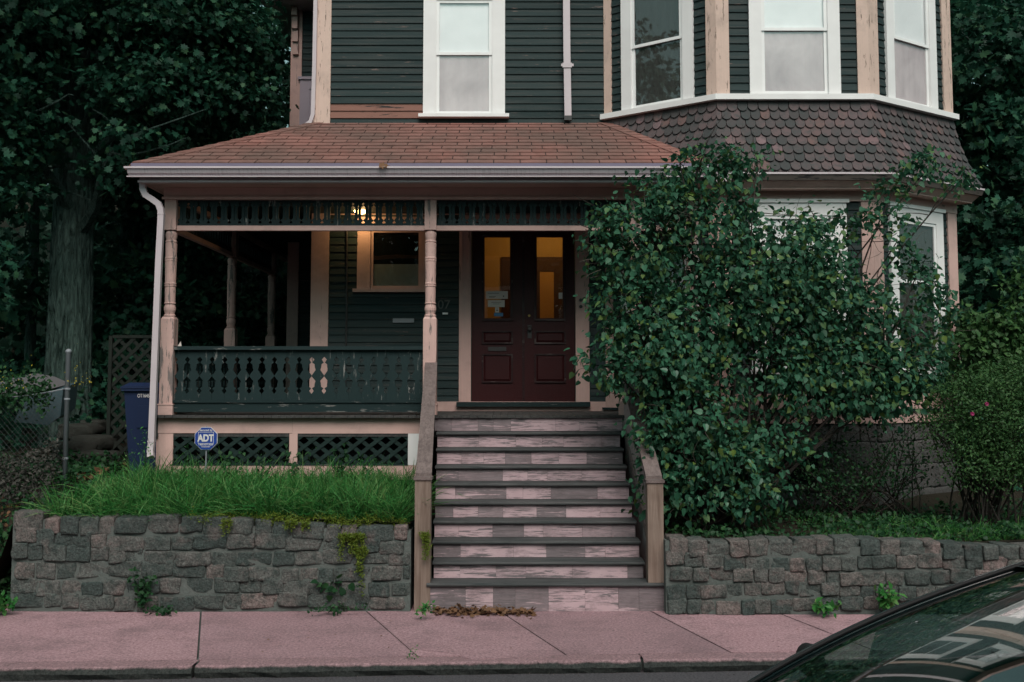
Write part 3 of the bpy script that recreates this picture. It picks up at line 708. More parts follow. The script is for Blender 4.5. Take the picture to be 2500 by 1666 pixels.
# downspouts on the upper wall
x2 = X(1383, YW, 150); zz = Z(288, YW)
ds = MB().rtube([(x2+.012, YW-.09, zz), (x2, YW-.09, 6.6), (x2-.02, YW-.09, ZE)], .092, .07).build('downspout', M['gutter_plain'], house)
MB().box(x2-.078, x2+.088, YW-.135, YW-.122, Z(169, YW), Z(163, YW)).box(x2-.06, x2+.065, YW-.138, YW-.1251, Z(170, YW)-.012, Z(162, YW)+.006).build('strap', M['gutter_plain'], ds)
MB().box(x2-.038, x2+.06, YW-.122, YW-.055, zz-.06, zz-.001).build('shoe', M['iron'], ds)
x1 = X(770, YW-.05, 150)
MB().rtube([(x1-.14, YW-.06, ZP0-.05), (x1-.05, YW-.06, ZP0+.02), (x1-.02, YW-.06, ZP0+.12), (x1-.01, YW-.06, 6.4), (x1+.012, YW-.06, ZE)], .05, .05).build('downspout', M['gutter_plain'], house)

# ---- side wing seen past the corner
WY = 17.0; wx = X(714, WY, 150); WF = Fr((wx, WY), (XL, WY)); wtop = Z(6, 16.6)
wing = MB().box(wx, XL, WY, 21, ZG, wtop+.1).build('wing_wall', M['mortar'], house)
clap(wing, WF, .12, WF.L, ZF, wtop); 
MB(WF.M).box(-.02, .16, -.045, -.001, ZG, wtop).build('corner_board', M['cream_v'], house)
MB().box(X(634, 16.5, 3), XL-.02, 16.45, 21.2, wtop, wtop+.13).build('wing_eave', M['gutter_plain'], house)
br = MB()
for z0, z1, o in ((-.75, -.55, .05), (-.55, -.35, .09), (-.35, -.15, .14), (-.15, -.005, .20)):
    br.box(wx+.02, wx+.11, WY-.05-o, WY-.046, wtop+z0, wtop+z1-.004)
br.build('bracket', M['cream_v'], house)
ww0 = X(734, WY, 250)-wx
window(house, WF, ww0, WF.L+.3, Z(420, WY), Z(198, WY), Z(320, WY), 'blind', 'curtain', cw=.15, mcase='lav', y0=-.03)

# ---- porch roof
EY, WYr = 12.08, YW; ZEv, ZTp = Z(400, EY), Z(301, YW)
sl = Vector((0, WYr-EY, ZTp-ZEv)); T = sl.length; sl.normalize(); nrm = Vector((0, -sl.z, sl.y))
XE0, XE1 = X(326, EY, 400), X(1735, EY, 400); XT0, XT1 = XL-.03, X(1486, YW, 300)
rp = [(XE0, 0), (XE1, 0), (XT1, T), (XT0, T)]
def rpt(p, h=0.0): return Vector((p[0], EY, ZEv)) + sl*p[1] + nrm*h
YBK = 19.2
deck = MB()
deck.prism(rp, lambda p: rpt(p, 0), lambda p: rpt(p, -.03))
lo_ = rpt((XE0, 0)); hi_ = rpt((XT0, T))
deck._add([tuple(lo_), tuple(hi_), (hi_.x, YBK, hi_.z), (lo_.x, YBK, lo_.z)], [(0,1,2,3)])
ro, rt = rpt((XE1, 0)), rpt((XT1, T)); deck._add([tuple(ro), (ro.x, YW-.2, ro.z), tuple(rt)], [(0,1,2)])
proof = deck.build('porch_roof', M['felt'], house)
ex, tw, j = .172, .305, 0
while j*ex < T-.02:
    t0 = j*ex; x = XE0 - tw*(1.0 if j % 2 else .5) + rnd.uniform(-.02, .02)
    while x < XE1:
        a, b = x+.006, x+tw-.006; dz = rnd.uniform(-.004, .004)
        c = clip([(a, t0+dz), (b, t0+dz+rnd.uniform(-.003, .003)), (b, min(T, t0+ex*1.12)), (a, min(T, t0+ex*1.12))], rp)
        if len(c) >= 3:
            f = lambda p: rpt(p, .014-.010*(p[1]-t0)/ex)
            MB().prism(c, f, lambda p: rpt(p, .0145-.010*(p[1]-t0)/ex-.009)).build('roof_shingle', M['shingle'], proof)
        x += tw
    j += 1
# hip caps
for (p0, p1, sgn) in ((rp[0], rp[3], 1), (rp[1], rp[2], -1)):
    n = 14
    for k in range(n):
        a, b = k/n, (k+1.15)/n; b = min(b, 1)
        P = [rpt((p0[0]+(p1[0]-p0[0])*q, T*q), .016) for q in (a, b)]
        w = sgn*.16; oth = Vector((-sgn*.10, .02, -.085))
        up = Vector((0, 0, .012*(1)))
        v = [P[0]+up, P[1], P[1]+Vector((w, 0, 0)), P[0]+Vector((w, 0, 0))+up*.6, P[0]+oth+up, P[1]+oth]
        dn = Vector((0, .004, -.012))
        vv = v + [p+dn for p in v]
        MB()._add([tuple(p) for p in vv], [(0,1,2,3), (0,4,5,1), (3,9,6,0), (0,6,10,4), (2,8,9,3), (4,10,11,5)]).build('hip_cap', M['shingle'], proof)
# drip edge, gutter, crown, soffit
MB().box(XE0-.01, XE1+.01, EY-.06, EY+.03, ZEv-.07, ZEv-.006).build('drip_edge', M['drip'], house)
gz0, gz1 = Z(431, 12.03), Z(411, 12.0); gx0, gx1 = X(306, 12.0, 412), X(1735, 12.0, 412)
pr = [(12.04, gz1-.012), (12.04, gz0), (11.985, gz0), (11.975, gz0+.03), (11.955, gz0+.045), (11.945, gz1-.03), (11.945, gz1-.012)]
g = MB().prism_yz([(12.10, gz1-.01), (12.10, gz0), (12.02, gz0), (12.012, gz0+.018), (11.985, gz0+.03), (11.965, gz1-.018), (11.965, gz1-.01)], gx0+.03, gx1)
gut = g.build('gutter', M['gutter'], house)
MB().box(gx0, gx1, 11.945, 11.985, gz1-.0095, gz1+.012).build('lip', M['gutter_plain'], gut)
MB().box(gx0+.02, gx1, 11.99, 12.02, gz0-.012, gz0-.0005).build('bottom_bead', M['gutter_plain'], gut)
MB()._add([(gx1, 11.965, gz1-.01), (gx1+.30, 12.30, gz1-.01), (gx1+.30, 12.42, gz1-.01), (gx1, 12.10, gz1-.01), (gx1, 12.01, gz0), (gx1+.30, 12.33, gz0), (gx1+.30, 12.42, gz0), (gx1, 12.10, gz0)],
          [(0,1,2,3),(4,7,6,5),(0,4,5,1),(1,5,6,2),(2,6,7,3),(3,7,4,0)]).build('return', M['gutter_plain'], gut)
cz0 = Z(447, 12.14); cx0 = X(343, 12.14, 440)
MB().box(cx0, gx1+.2, 12.11, 12.15, cz0+.02, gz0+.03).build('fascia', M['gutter_plain'], house)
MB().box(cx0-.01, gx1+.2, 12.075, 12.1505, cz0-.004, cz0+.0195).build('fascia_bead', M['gutter_plain'], house)
MB().box(cx0, cx0+.04, 12.151, YBK, cz0, gz0+.06).build('fascia', M['cream_h'], house)
bx0 = X(400, 12.48, 470); bx1 = X(1716, 12.48, 470); bz0, bz1 = Z(487, 12.48), cz0+.01
MB().box(cx0+.041, gx1+.15, 12.151, 12.62, cz0+.005, cz0+.025).build('soffit', M['cream_h'], house)
MB().box(cx0+.041, bx0+.2, 12.621, YBK, cz0+.005, cz0+.025).build('soffit', M['cream_h'], house)
bm = MB().box(bx0, bx1, 12.48, 12.62, bz0, cz0+.004).build('beam', M['cream_h'], house)
MB().box(bx0-.015, bx1, 12.455, 12.479, bz0-.004, bz0+.028).build('moulding', M['cream_h'], bm)
sb_ = MB().box(bx0, bx0+.14, 12.621, YBK, bz0, cz0+.004).build('beam', M['cream_h'], house)
MB().box(bx1-.14, bx1, 12.621, 13.2, bz0, cz0+.004).build('beam', M['cream_h'], house)
MB().box(bx0+.141, bx1-.141, 12.621, YW-.001, cz0-.06, cz0-.02).box(bx0+.141, XL-.001, YW, YBK, cz0-.06, cz0-.02).build('porch_ceiling', M['dark_h'], house)

# ---- porch floor, posts
fl = MB().box(bx0-.05, X(1716, 12.35), 12.45, YW-.001, ZF-.25, ZF-.032).box(bx0-.05, XL-.001, YW, YBK, ZF-.25, ZF-.032).build('porch_floor', M['floor'], house)
x = bx0-.06
while x < X(1700, 12.35):
    w = .088
    MB().box(x, x+w-.004, 12.35+rnd.uniform(-.006, .006), YW-.032 if x > XL-.05 else YBK, ZF-.03+rnd.uniform(-.002, .002), ZF+rnd.uniform(-.002, .001)).build('floor_board', M['floor'], fl)
    x += w
def post_mesh(w=.138):
    h = w/2; zt, z1, z2, zb = Z(487, YP)-.002, Z(563, YP), Z(774, YP), ZF+.001
    s = MB().box(-h, h, -h, h, z1, zt); H = z1-z2
    pr = [(.55,0),(.98,.006),(.98,.02),(.80,.03),(.86,.05),(.98,.075),(.99,.10),(.86,.135),(.78,.145),(.98,.15),(.98,.158),(.86,.165),(.90,.30),(.88,.345),(.97,.35),(.97,.362),(.88,.368),(.97,.374),(.97,.386),(.90,.392),
          (.95,.60),(.95,.635),(1.0,.642),(1.0,.655),(.93,.66),(1.0,.668),(1.0,.68),(.93,.69),(.96,.81),(.98,.845),(.86,.855),(.98,.862),(.98,.875),(.84,.885),(.95,.92),(1.0,.955),(.90,.98),(.55,1.0)]
    s.lathe([(h*r, z2+H*t) for r, t in pr], 0, 0, 16)
    hb = h*1.12; s.hexa([(-hb,-hb,zb),(hb,-hb,zb),(hb,hb,zb),(-hb,hb,zb),(-hb,-hb,z2-.03),(hb,-hb,z2-.03),(hb,hb,z2-.03),(-hb,hb,z2-.03)])
    s.hexa([(-hb,-hb,z2-.03),(hb,-hb,z2-.03),(hb,hb,z2-.03),(-hb,hb,z2-.03),(-h*.9,-h*.9,z2),(h*.9,-h*.9,z2),(h*.9,h*.9,z2),(-h*.9,h*.9,z2)])
    return s.mesh('post', M['cream_post'])
pm = post_mesh()
PX = [X(416, YP, 700), X(1051, YP, 700), X(1552, YP, 700), X(1690, YP, 700)]
spots = [(x, YP) for x in PX] + [(PX[0], 15.3), (PX[0], 17.85)]
for x, y in spots:
    p = put('post', pm, house, Matrix.Translation((x, y, 0)))
    MB().box(x-.085, x+.085, y-.085, y+.085, ZF+.002, ZF+.115).box(x-.092, x+.092, y-.092, y+.092, ZF+.116, ZF+.13).build('plinth', M['cream_h'], p)

# ---- sawn frieze between posts
fz0, fz1 = Z(552, YP), Z(489, YP); FH = fz1-fz0
NF = [(.09,0),(.11,.16),(.15,.14),(.19,.01),(.22,.01),(.30,.2),(.72,.2),(.79,.01),(.80,.01),(.85,.15),(.90,0)]
def frieze_mesh(p):
    s = MB(); e = .0007
    for sg in (-1, 1):
        out = [(sg*(p/2-e), 0)] + [(sg*(p/2-e-w*p), z*FH) for z, w in NF] + [(sg*(p/2-e), FH)]
        inn_ = [(sg*.0004, FH), (sg*.0004, .80*FH), (sg*.006, .755*FH), (sg*.0022, .72*FH), (sg*.0022, .30*FH), (sg*.006, .255*FH), (sg*.0004, .21*FH), (sg*.0004, 0)]
        s.prism_xz(out + inn_, -.011, .011)
    return s.mesh('frieze_board', M['dark'])
def frieze(fr, s0, s1):
    n = round((s1-s0)/.1225); p = (s1-s0)/n; me = frieze_mesh(p)
    for k in range(n): put('frieze_board', me, house, fr.M @ Matrix.Translation((s0+(k+.5)*p, rnd.uniform(-.003, .003), fz0)))
    MB(fr.M).box(s0, s1, -.035, .035, Z(564, YP), fz0-.001).build('frieze_rail', M['cream_h'], house)
PF = Fr((0, YP), (1, YP)); hw = .0695
frieze(PF, PX[0]+hw, PX[1]-hw); frieze(PF, PX[1]+hw, PX[2]-hw); frieze(PF, PX[2]+hw, PX[3]-hw)
PS = Fr((PX[0], 24), (PX[0], YP)); sy = lambda y: 24-y
frieze(PS, sy(15.3-hw), sy(YP+hw)); frieze(PS, sy(17.85-hw), sy(15.3+hw))
# ---- balustrade of sawn boards
b0, b1 = Z(977, YP), Z(855, YP); BH = b1-b0
NB = [(.12,0),(.18,.19),(.235,.04),(.265,.24),(.32,.25),(.38,.32),(.47,.012),(.49,.012),(.60,.32),(.655,.25),(.715,.23),(.745,.05),(.81,.21),(.865,0)]
def bal_mesh(p):
    e = .0008; P = [(-p/2+e, 0), (p/2-e, 0)] + [(p/2-e-w*p, z*BH) for z, w in NB] + [(p/2-e, BH), (-p/2+e, BH)] + [(-p/2+e+w*p, z*BH) for z, w in NB[::-1]]
    return MB().prism_xz(P, -.012, .012).mesh('baluster', M['dark'])
def balustrade(fr, s0, s1):
    n = round((s1-s0)/.1443); p = (s1-s0)/n; me = bal_mesh(p)
    for k in range(n): put('baluster', me, house, fr.M @ Matrix.Translation((s0+(k+.5)*p, rnd.uniform(-.003, .003), b0)))
    MB(fr.M).box(s0-.01, s1+.01, -.062, .062, b1+.001, Z(846, YP)).build('handrail', M['dark_h'], house)
    MB(fr.M).box(s0, s1, -.036, .036, Z(1006, YP), b0-.001).build('bottom_rail', M['dark_h'], house)
    MB(fr.M).box(s0, s1, -.055, -.037, b0-.03, b0-.012).build('bead', M['dark_h'], house)
balustrade(PF, PX[0]+.079, PX[1]-.075); balustrade(PF, PX[2]+.079, PX[3]-.079)
balustrade(PS, sy(15.3-.079), sy(YP+.079)); balustrade(PS, sy(17.85-.079), sy(15.3+.079))

# ---- porch skirt with lattice
SY = 12.44
def sx(px, py=1090): return X(px, SY, py)
SKF = Fr((0, SY), (1, SY))
MB().box(sx(386, 1040), sx(714, 1040)-.002, SY, SY+.04, Z(1058, SY), Z(1018, SY)).build('skirt_board', M['cream_h'], house)
MB().box(sx(714, 1040), sx(1034, 1040), SY, SY+.04, Z(1058, SY)-.004, Z(1018, SY)).build('skirt_board', M['cream_h'], house)
MB().box(bx0-.06, sx(1040), SY-.05, SY+.05, Z(1017, SY)+.001, ZF-.034).build('floor_edge', M['dark_h'], house)
for a, b, m_ in ((386, 422, 'cream_v'), (706, 726, 'cream_v'), (996, 1026, 'white')):
    MB().box(sx(a), sx(b), SY+.001, SY+.039, Z(1136, SY), Z(1058, SY)-.005).build('skirt_post', M[m_], house)
MB().box(sx(386), sx(1034), SY-.006, SY+.045, Z(1172, SY), Z(1137, SY)).build('skirt_board', M['cream_h'], house)
MB().box(sx(422), sx(996), SY-.012, SY+.03, Z(1137, SY)+.001, Z(1133.5, SY)).build('skirt_bead', M['dark_h'], house)
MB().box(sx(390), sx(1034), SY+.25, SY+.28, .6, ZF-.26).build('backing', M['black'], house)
MB().box(bx0-.02, bx0+.02, SY+.05, YBK, .6, ZF-.035).build('skirt_board', M['cream_h'], house)
def lattice(parent, M4, s0, s1, z0, z1, mat, pitch=.19, w=.055, th=.009, lf=1.3):
    box_ = [(s0, z0), (s1, z0), (s1, z1), (s0, z1)]; H = z1-z0
    for sg in (1, -1):
        c = s0 - H*1.5 - .4
        while c < s1 + H*1.5 + .4:
            lean = sg*H*lf; q = [(c, z0-.1), (c+w*1.3, z0-.1), (c+w*1.3+lean*(H+.2)/H, z1+.1), (c+lean*(H+.2)/H, z1+.1)]
            k = clip(q, box_)
            if len(k) >= 3 and abs(sum(k[i][0]*k[(i+1)%len(k)][1]-k[(i+1)%len(k)][0]*k[i][1] for i in range(len(k)))) > .0008:
                b = MB(M4); y = 0 if sg == 1 else th+.0015; b.prism_xz(k, y, y+th); b.build('slat', M[mat], parent)
            c += pitch
lat = MB().box(sx(422), sx(996), SY+.045, SY+.06, Z(1137, SY), Z(1132, SY)).build('lattice', M['lattice'], house)
for a, b in ((422, 706), (726, 996)):
    lattice(lat, Matrix.Translation((0, SY+.012, 0)), sx(a)+.002, sx(b)-.002, Z(1132.5, SY), Z(1058, SY)-.006, 'lattice')

# ---- front steps
steps = [(285,230,1450),(393,228,1468),(508,222,1488),(622,218,1510),(745,215,1530),(870,210,1552),(1003,203,1578),(1140,205,1605),(1282,165,1755)]
nz = [(12.35, ZF, X(980+.37*212, 12.35, 1015), X(980+.37*1465, 12.35, 1015))]
for i, (zy, l, r) in enumerate(steps):
    y = 12.35-.225*(i+1); py = 950+.37*zy
    nz.append((y, Z(py, y), X(980+.37*l, y, py), X(980+.37*r, y, py)))
sbk = MB()
for i in range(1, 10):
    y, z, xl, xr = nz[i]
    s = MB().box(xl, xr, y+.012, y+.262, z-.036, z-.001); s.lathe([(.018, xl), (.018, xr)], 0, 0, 8)
    n = len(s.v); s.v[-16:] = [(q[2], y+.014+q[0], z-.0185+q[1]) for q in s.v[-16:]]
    s.build('tread', M['tread'], house)
    sbk.box(xl+.02, xr-.02 if i < 9 else 1.5, y+.06, y+.3, -.05, z-.037)
sbk.build('step_carcass', M['black'], house)
for i in range(10):                                      # risers, each patched from short planks
    y, z, xl, xr = nz[i]; zb = nz[i+1][1]+.001 if i < 9 else .0; yy = y+.034 if i else y+.03; zt_ = z-.037 if i else z-.032
    xa, xb = (xl+.01, xr-.01); rs = MB().box(xa, xb, yy+.016, yy+.03, zb, zt_).build('riser', M['tread'], house)
    cuts = [xa]; pr2 = random.Random(31+i*7)
    while cuts[-1] < xb-.14: cuts.append(min(xb, cuts[-1]+pr2.choice([.2,.24,.28,.34,.4,.48])*pr2.uniform(.85, 1.15)))
    cuts[-1] = xb
    for a, b in zip(cuts, cuts[1:]):
        if b-a > .02: MB().box(a+.001, b-.001, yy, yy+.0155, zb+.001, zt_-.001).build('plank', M['riser'], rs)
# newels, rails, side panels
rails = [((-.945, 12.42), (-.858, 10.42), 1165, 1048), ((1.318, 12.42), (1.378, 10.42), 1172, 1540)]
for (tx, ty), (nx, ny), topy, _ in rails:
    zn = Z(topy, ny-.07); h = .076; zb = nz[9][1] if nx > 0 else 0.0
    nw = MB().box(nx-h, nx+h, ny-h, ny+h, zb+.001, zn-.03).build('newel', M['newel'], house)
    MB().box(nx-h-.012, nx+h+.012, ny-h-.014, ny+h+.012, zn-.029, zn-.001).build('cap', M['grey_wood'], nw)
    zt1 = Z(885, 12.4); hb = .078
    MB().hexa([(nx-hb, ny+.02, zn-.012), (nx+hb, ny+.02, zn-.012), (tx+hb*.9, ty+.05, zt1-.04), (tx-hb*.9, ty+.05, zt1-.04),
               (nx-hb, ny+.02, zn+.03), (nx+hb, ny+.02, zn+.03), (tx+hb*.9, ty+.05, zt1), (tx-hb*.9, ty+.05, zt1)]).build('stair_rail', M['grey_wood'], house)
    e = .022; zl1, zl0 = ZF-.12, .56; 
    MB().hexa([(nx-e, ny+h+.001, zl0+.06), (nx+e, ny+h+.001, zl0+.06), (tx+e, ty, zl1+.06), (tx-e, ty, zl1+.06),
               (nx-e, ny+h+.001, zn-.03), (nx+e, ny+h+.001, zn-.03), (tx+e, ty, zt1-.05), (tx-e, ty, zt1-.05)]).build('stair_panel', M['pale_panel'], house)
    e = .042
    MB().hexa([(nx-e, ny+h+.001, zl0-.06), (nx+e, ny+h+.001, zl0-.06), (tx+e, ty-.02, zl1-.06), (tx-e, ty-.02, zl1-.06),
               (nx-e, ny+h+.001, zl0+.059), (nx+e, ny+h+.001, zl0+.059), (tx+e, ty-.02, zl1+.059), (tx-e, ty-.02, zl1+.059)]).build('lower_rail', M['grey_wood'], house)
    so = -1 if nx < 0 else 1; x_ = nx + so*.0
    MB().hexa([(nx-.015, ny+h+.002, 0), (nx+.015, ny+h+.002, 0), (tx+.015, ty, 0), (tx-.015, ty, 0),
               (nx-.015, ny+h+.002, zl0-.061), (nx+.015, ny+h+.002, zl0-.061), (tx+.015, ty-.02, zl1-.061), (tx-.015, ty-.02, zl1-.061)]).build('stringer', M['pale_panel'], house)
MB().box(1.24, 1.40, 12.40, 12.47, ZF+.002, ZF+.16).build('newel_block', M['cream_h'], house)

# ---- downspout of the porch
gx = lambda px, py: at(px, py, 12.22)
p = [gx(349, 447), gx(349, 462), gx(356, 477), gx(372, 487), gx(387, 498), gx(393, 512), gx(394, 525), gx(388, 640), gx(370, 1085), gx(369, 1102), gx(373, 1116)]
p[-1].y -= .06; p[-2].y -= .02
dsp = MB().rtube(p, .068, .06).build('downspout', M['gutter_plain'], house)
for py, px in ((523, 394), (1078, 370)):
    q = gx(px, py); MB().box(q.x-.037, q.x+.037, q.y-.034, q.y+.034, q.z-.008, q.z+.008).build('joint', M['gutter_plain'], dsp)
# ---- porch lamp
lp = at(880, 510, 13.78)
lamp = MB().lathe([(.012, cz0-.062), (.012, lp.z+.10), (.05, lp.z+.095), (.05, lp.z+.075), (.02, lp.z+.07)], lp.x, lp.y, 12).build('porch_lamp', M['iron'], house)
MB().lathe([(.02, lp.z+.068), (.075, lp.z+.045), (.095, lp.z), (.075, lp.z-.05), (.015, lp.z-.075)], lp.x, lp.y, 14).build('globe', M['lamp_glow'], lamp, True)
L = bpy.data.lights.new('porch_lamp_light', 'POINT'); L.energy = 2.4; L.color = (1, .62, .28); L.shadow_soft_size = .06
lo2 = bpy.data.objects.new('porch_lamp_light', L); _link(lo2, lamp, Matrix.Translation((lp.x, lp.y, lp.z-.10)))
# ================================================================ stone walls
def rock_mesh(name, seed, mat, k=7.0, rough=.07, n=4):
    rg = np.random.RandomState(seed); s = MB()
    ph = rg.uniform(0, 6.28, (6, 3)); fq = rg.uniform(1.2, 4.2, (6, 3)); am = rg.uniform(.3, 1, 6)
    sk_ = rg.uniform(-.12, .12, (3, 3))
    def warp(p):
        p = np.array(p, float); r = (np.abs(p)**k).sum()**(1/k); q = p/r; j_ = .02*math.sin(13*q[0]+ph[0][1])*math.sin(11*q[2]+ph[1][1]) + .018*math.sin(23*q[0]+17*q[2]+ph[2][1])
        d = sum(am[i]*math.sin(fq[i].dot(q)+ph[i][0]) for i in range(6))/3
        q = q*(1+rough*d+j_) + sk_@q*.35; return tuple(q*.5)
    for ax in range(3):
        for sg in (-1, 1):
            def fn(u, v):
                a, b = (math.copysign(1-(1-abs(2*w_-1))**1.9, 2*w_-1) for w_ in (u, v)); p = [0, 0, 0]; p[ax] = sg; p[(ax+1)%3] = a*sg; p[(ax+2)%3] = b
                return warp(p)
            s.grid(fn, n, n)
    me = s.mesh(name, mat, True); import bmesh
    bm = bmesh.new(); bm.from_mesh(me); bmesh.ops.remove_doubles(bm, verts=bm.verts, dist=1e-4); bm.to_mesh(me); bm.free(); return me
ROCKS = [rock_mesh('stone', 100+i, M['stone'], 22.0 if i % 3 else 12.0, .07, 6) for i in range(12)]
def stone_wall(name, label, x0, x1, yf, ztop, zb, rows, wmin, wmax, seed, first=None):
    rr = random.Random(seed); xc = (x0+x1)/2
    w = thing(name, (xc, yf+.2, 0), label, 'wall', None)
    n = 30; core = MB()
    def top(x): return ztop(x)-.05
    core.grid(lambda u, v: [(x0+(x1-x0)*u, yf+.024+.008*math.sin(u*55), -.1), (x0+(x1-x0)*u, yf+.030+.008*math.sin(u*70), top(x0+(x1-x0)*u)), (x0+(x1-x0)*u, yf+.42, top(x0+(x1-x0)*u)-.01), (x0+(x1-x0)*u, yf+.42, -.1)][int(round(v*3))], 60, 3)
    core._add([(x0, yf+.035, -.1), (x0, yf+.05, top(x0)), (x0, yf+.42, top(x0)), (x0, yf+.42, -.1)], [(0,1,2,3)])
    core._add([(x1, yf+.035, -.1), (x1, yf+.05, top(x1)), (x1, yf+.42, top(x1)), (x1, yf+.42, -.1)], [(3,2,1,0)])
    core.build('mortar', M['mortar'], w)
    for r in range(rows):
        x = x0 + rr.uniform(-.02, .02) - (wmin*.5 if r % 2 else 0) + .02
        while x < x1-.03:
            wd = rr.uniform(wmin, wmax); a, b = max(x, x0), min(x+wd, x1); x += wd
            if b-a < .07: continue
            xm = (a+b)/2; H = ztop(xm)-zb; hh = H/rows; zc = zb+(r+.5)*hh + .022*math.sin(xm*2.3+r*1.7) + rr.uniform(-.006, .006)
            last = r == rows-1; h = hh*rr.uniform(.9, 1.04) + (.02 if last else 0)
            d = .26 if last else .2
            mt = Matrix.Translation((xm, yf+d/2+rr.uniform(-.008, .022), zc)) @ Matrix.Rotation(rr.gauss(0, .025), 4, 'Y') @ Matrix.Rotation(rr.gauss(0, .03), 4, 'Z') @ Matrix.Diagonal((b-a-rr.uniform(.0, .018), d*(rr.choice([1, 1, 1.0])), h, 1)) 
            if rr.random() < .5: mt = mt @ Matrix.Rotation(math.pi, 4, 'Y')
            put('stone', rr.choice(ROCKS), w, mt)
    return w
wl0, wl1 = X(28, 10.33, 1300), -.97
zl = lambda x: Z(1256, 10.35) + (Z(1284, 10.35)-Z(1256, 10.35))*max(0, min(1, (x-wl0)/(wl1-wl0))) + .05*max(0, 1-(x-wl0)/.35)*(x > wl0-.1)
wallL = stone_wall('retaining_wall', 'taller rough granite retaining wall holding up the grassy bank', wl0, wl1, 10.33, zl, .02, 6, .14, .36, 5)
wr0, wr1 = X(1626, 10.2, 1400), X(3450, 10.2, 1400)
zr = lambda x: Z(1316, 10.2) + (Z(1330, 10.2)-Z(1316, 10.2))*max(0, min(1.2, (x-wr0)/3.4)) + .03*max(0, 1-(x-wr0)/.3)
wallR = stone_wall('retaining_wall', 'low stone retaining wall of small squared blocks below the lilac bush', wr0, wr1, 10.2, zr, .02, 5, .13, .25, 9)
# granite blocks of the bay foundation
FROCK = ROCKS[1].copy(); FROCK.materials[0] = M['foundation']
for k, fr in enumerate(BAY):
    rr = random.Random(50+k); z = .55
    while z < Z(1034, YB)-.05:
        h = min(.3, Z(1034, YB)-z); x = .0
        while x < fr.L-.05:
            wd = min(rr.uniform(.4, .7), fr.L-x)
            put('granite_block', FROCK, found, fr.M @ Matrix.Translation((x+wd/2, .10, z+h/2)) @ Matrix.Diagonal((wd-.015, .26, h-.012, 1))); x += wd
        z += h
MB(BAY[1].M).box(.62, 1.15, -.06, -.02, .98, 1.3).build('basement_window', M['black'], house)

# ================================================================ small things of the place
# yard sign
sc_ = at(503, 1071, 11.9); sg = thing('yard_sign', (sc_.x, 11.9, hgt(sc_.x, 11.9)), 'small blue octagonal alarm company sign on a stake in the grass', 'sign')
r8 = .13; oc8 = [(sc_.x+r8*math.cos(R(22.5+45*k)), sc_.z+r8*math.sin(R(22.5+45*k))) for k in range(8)]
oc8b = [(sc_.x+r8*1.045*math.cos(R(22.5+45*k)), sc_.z+r8*1.045*math.sin(R(22.5+45*k))) for k in range(8)]
MB().prism_xz(oc8b, 11.902, 11.912).build('edge', M['sign_white'], sg); MB().prism_xz(oc8, 11.896, 11.9015).build('board', M['sign_blue'], sg)
MB().box(sc_.x-.006, sc_.x+.006, 11.913, 11.925, hgt(sc_.x, 11.9)-.1, sc_.z+.135).build('stake', M['zinc'], sg)
put('lettering', text_mesh('ADT', .105, M['sign_white'], .0006, .0045), sg, upright((sc_.x-.002, 11.894, sc_.z+.002)) @ Matrix.Diagonal((.82, 1, 1, 1)))
put('lettering', text_mesh('Secured by', .032, M['sign_white'], .0005, .0006), sg, upright((sc_.x, 11.894, sc_.z+.092)))
put('lettering', text_mesh('1-800-ADT-ASAP', .023, M['sign_white'], .0005, .0005), sg, upright((sc_.x, 11.894, sc_.z-.068)))
fq = MB()
for a, b, c, d in ((-.086, .086, .068, .072), (-.086, .086, -.056, -.052), (-.086, -.082, -.052, .068), (.082, .086, -.052, .068), (-.05, .05, -.088, -.085), (-.045, .045, -.096, -.093)):
    fq.box(sc_.x+a, sc_.x+b, 11.8938, 11.8955, sc_.z+c, sc_.z+d)
fq.build('border', M['sign_white'], sg)
# wheeled bin
bx = at(345, 1040, 12.85); gb = hgt(bx.x, 13) + .02; zt_b = Z(955, 12.75)
bn = thing('wheeled_bin', (bx.x, 13.0, gb), 'dark blue wheeled refuse bin tucked behind the porch corner', 'bin')
xa, xb = X(303, 12.75, 960), X(391, 12.75, 960); ya, yb_ = 12.75, 13.28
body = MB().hexa([(xa+.07, ya+.07, gb+.03), (xb-.05, ya+.07, gb+.03), (xb-.05, yb_-.07, gb+.03), (xa+.07, yb_-.07, gb+.03), (xa, ya, zt_b), (xb, ya, zt_b), (xb, yb_, zt_b), (xa, yb_, zt_b)])
bd = body.build('body', M['bin'], bn)
zz0 = zt_b-.16; pa = lambda x, z: (x, ya+.07*(zt_b-z)/(zt_b-gb)-.014, z)
for u0, u1, v0, v1 in ((.36, .95, .16, .40), (.45, .98, .46, .98)):
    x0_, x1_ = xa+(xb-xa)*u0, xa+(xb-xa)*u1; z1_, z0_ = zt_b-(zt_b-gb)*v0, zt_b-(zt_b-gb)*v1
    MB()._add([pa(x0_, z0_), pa(x1_, z0_), pa(x1_, z1_), pa(x0_, z1_)] + [(p[0], p[1]+.03, p[2]) for p in (pa(x0_, z0_), pa(x1_, z0_), pa(x1_, z1_), pa(x0_, z1_))],
              [(0,1,2,3), (0,4,5,1), (1,5,6,2), (2,6,7,3), (3,7,4,0)]).build('panel', M['bin'], bd)
MB().box(xa-.025, xb+.02, ya-.035, yb_, zt_b+.001, zt_b+.03).box(xa-.032, xb+.02, ya-.045, yb_+.02, zt_b+.031, zt_b+.055).hexa([(xa-.02, ya-.03, zt_b+.056), (xb+.01, ya-.03, zt_b+.056), (xb+.01, yb_, zt_b+.056), (xa-.02, yb_, zt_b+.056), (xa+.04, ya+.05, zt_b+.10), (xb-.04, ya+.05, zt_b+.10), (xb-.04, yb_-.05, zt_b+.09), (xa+.04, yb_-.05, zt_b+.09)]).build('lid', M['bin'], bn)
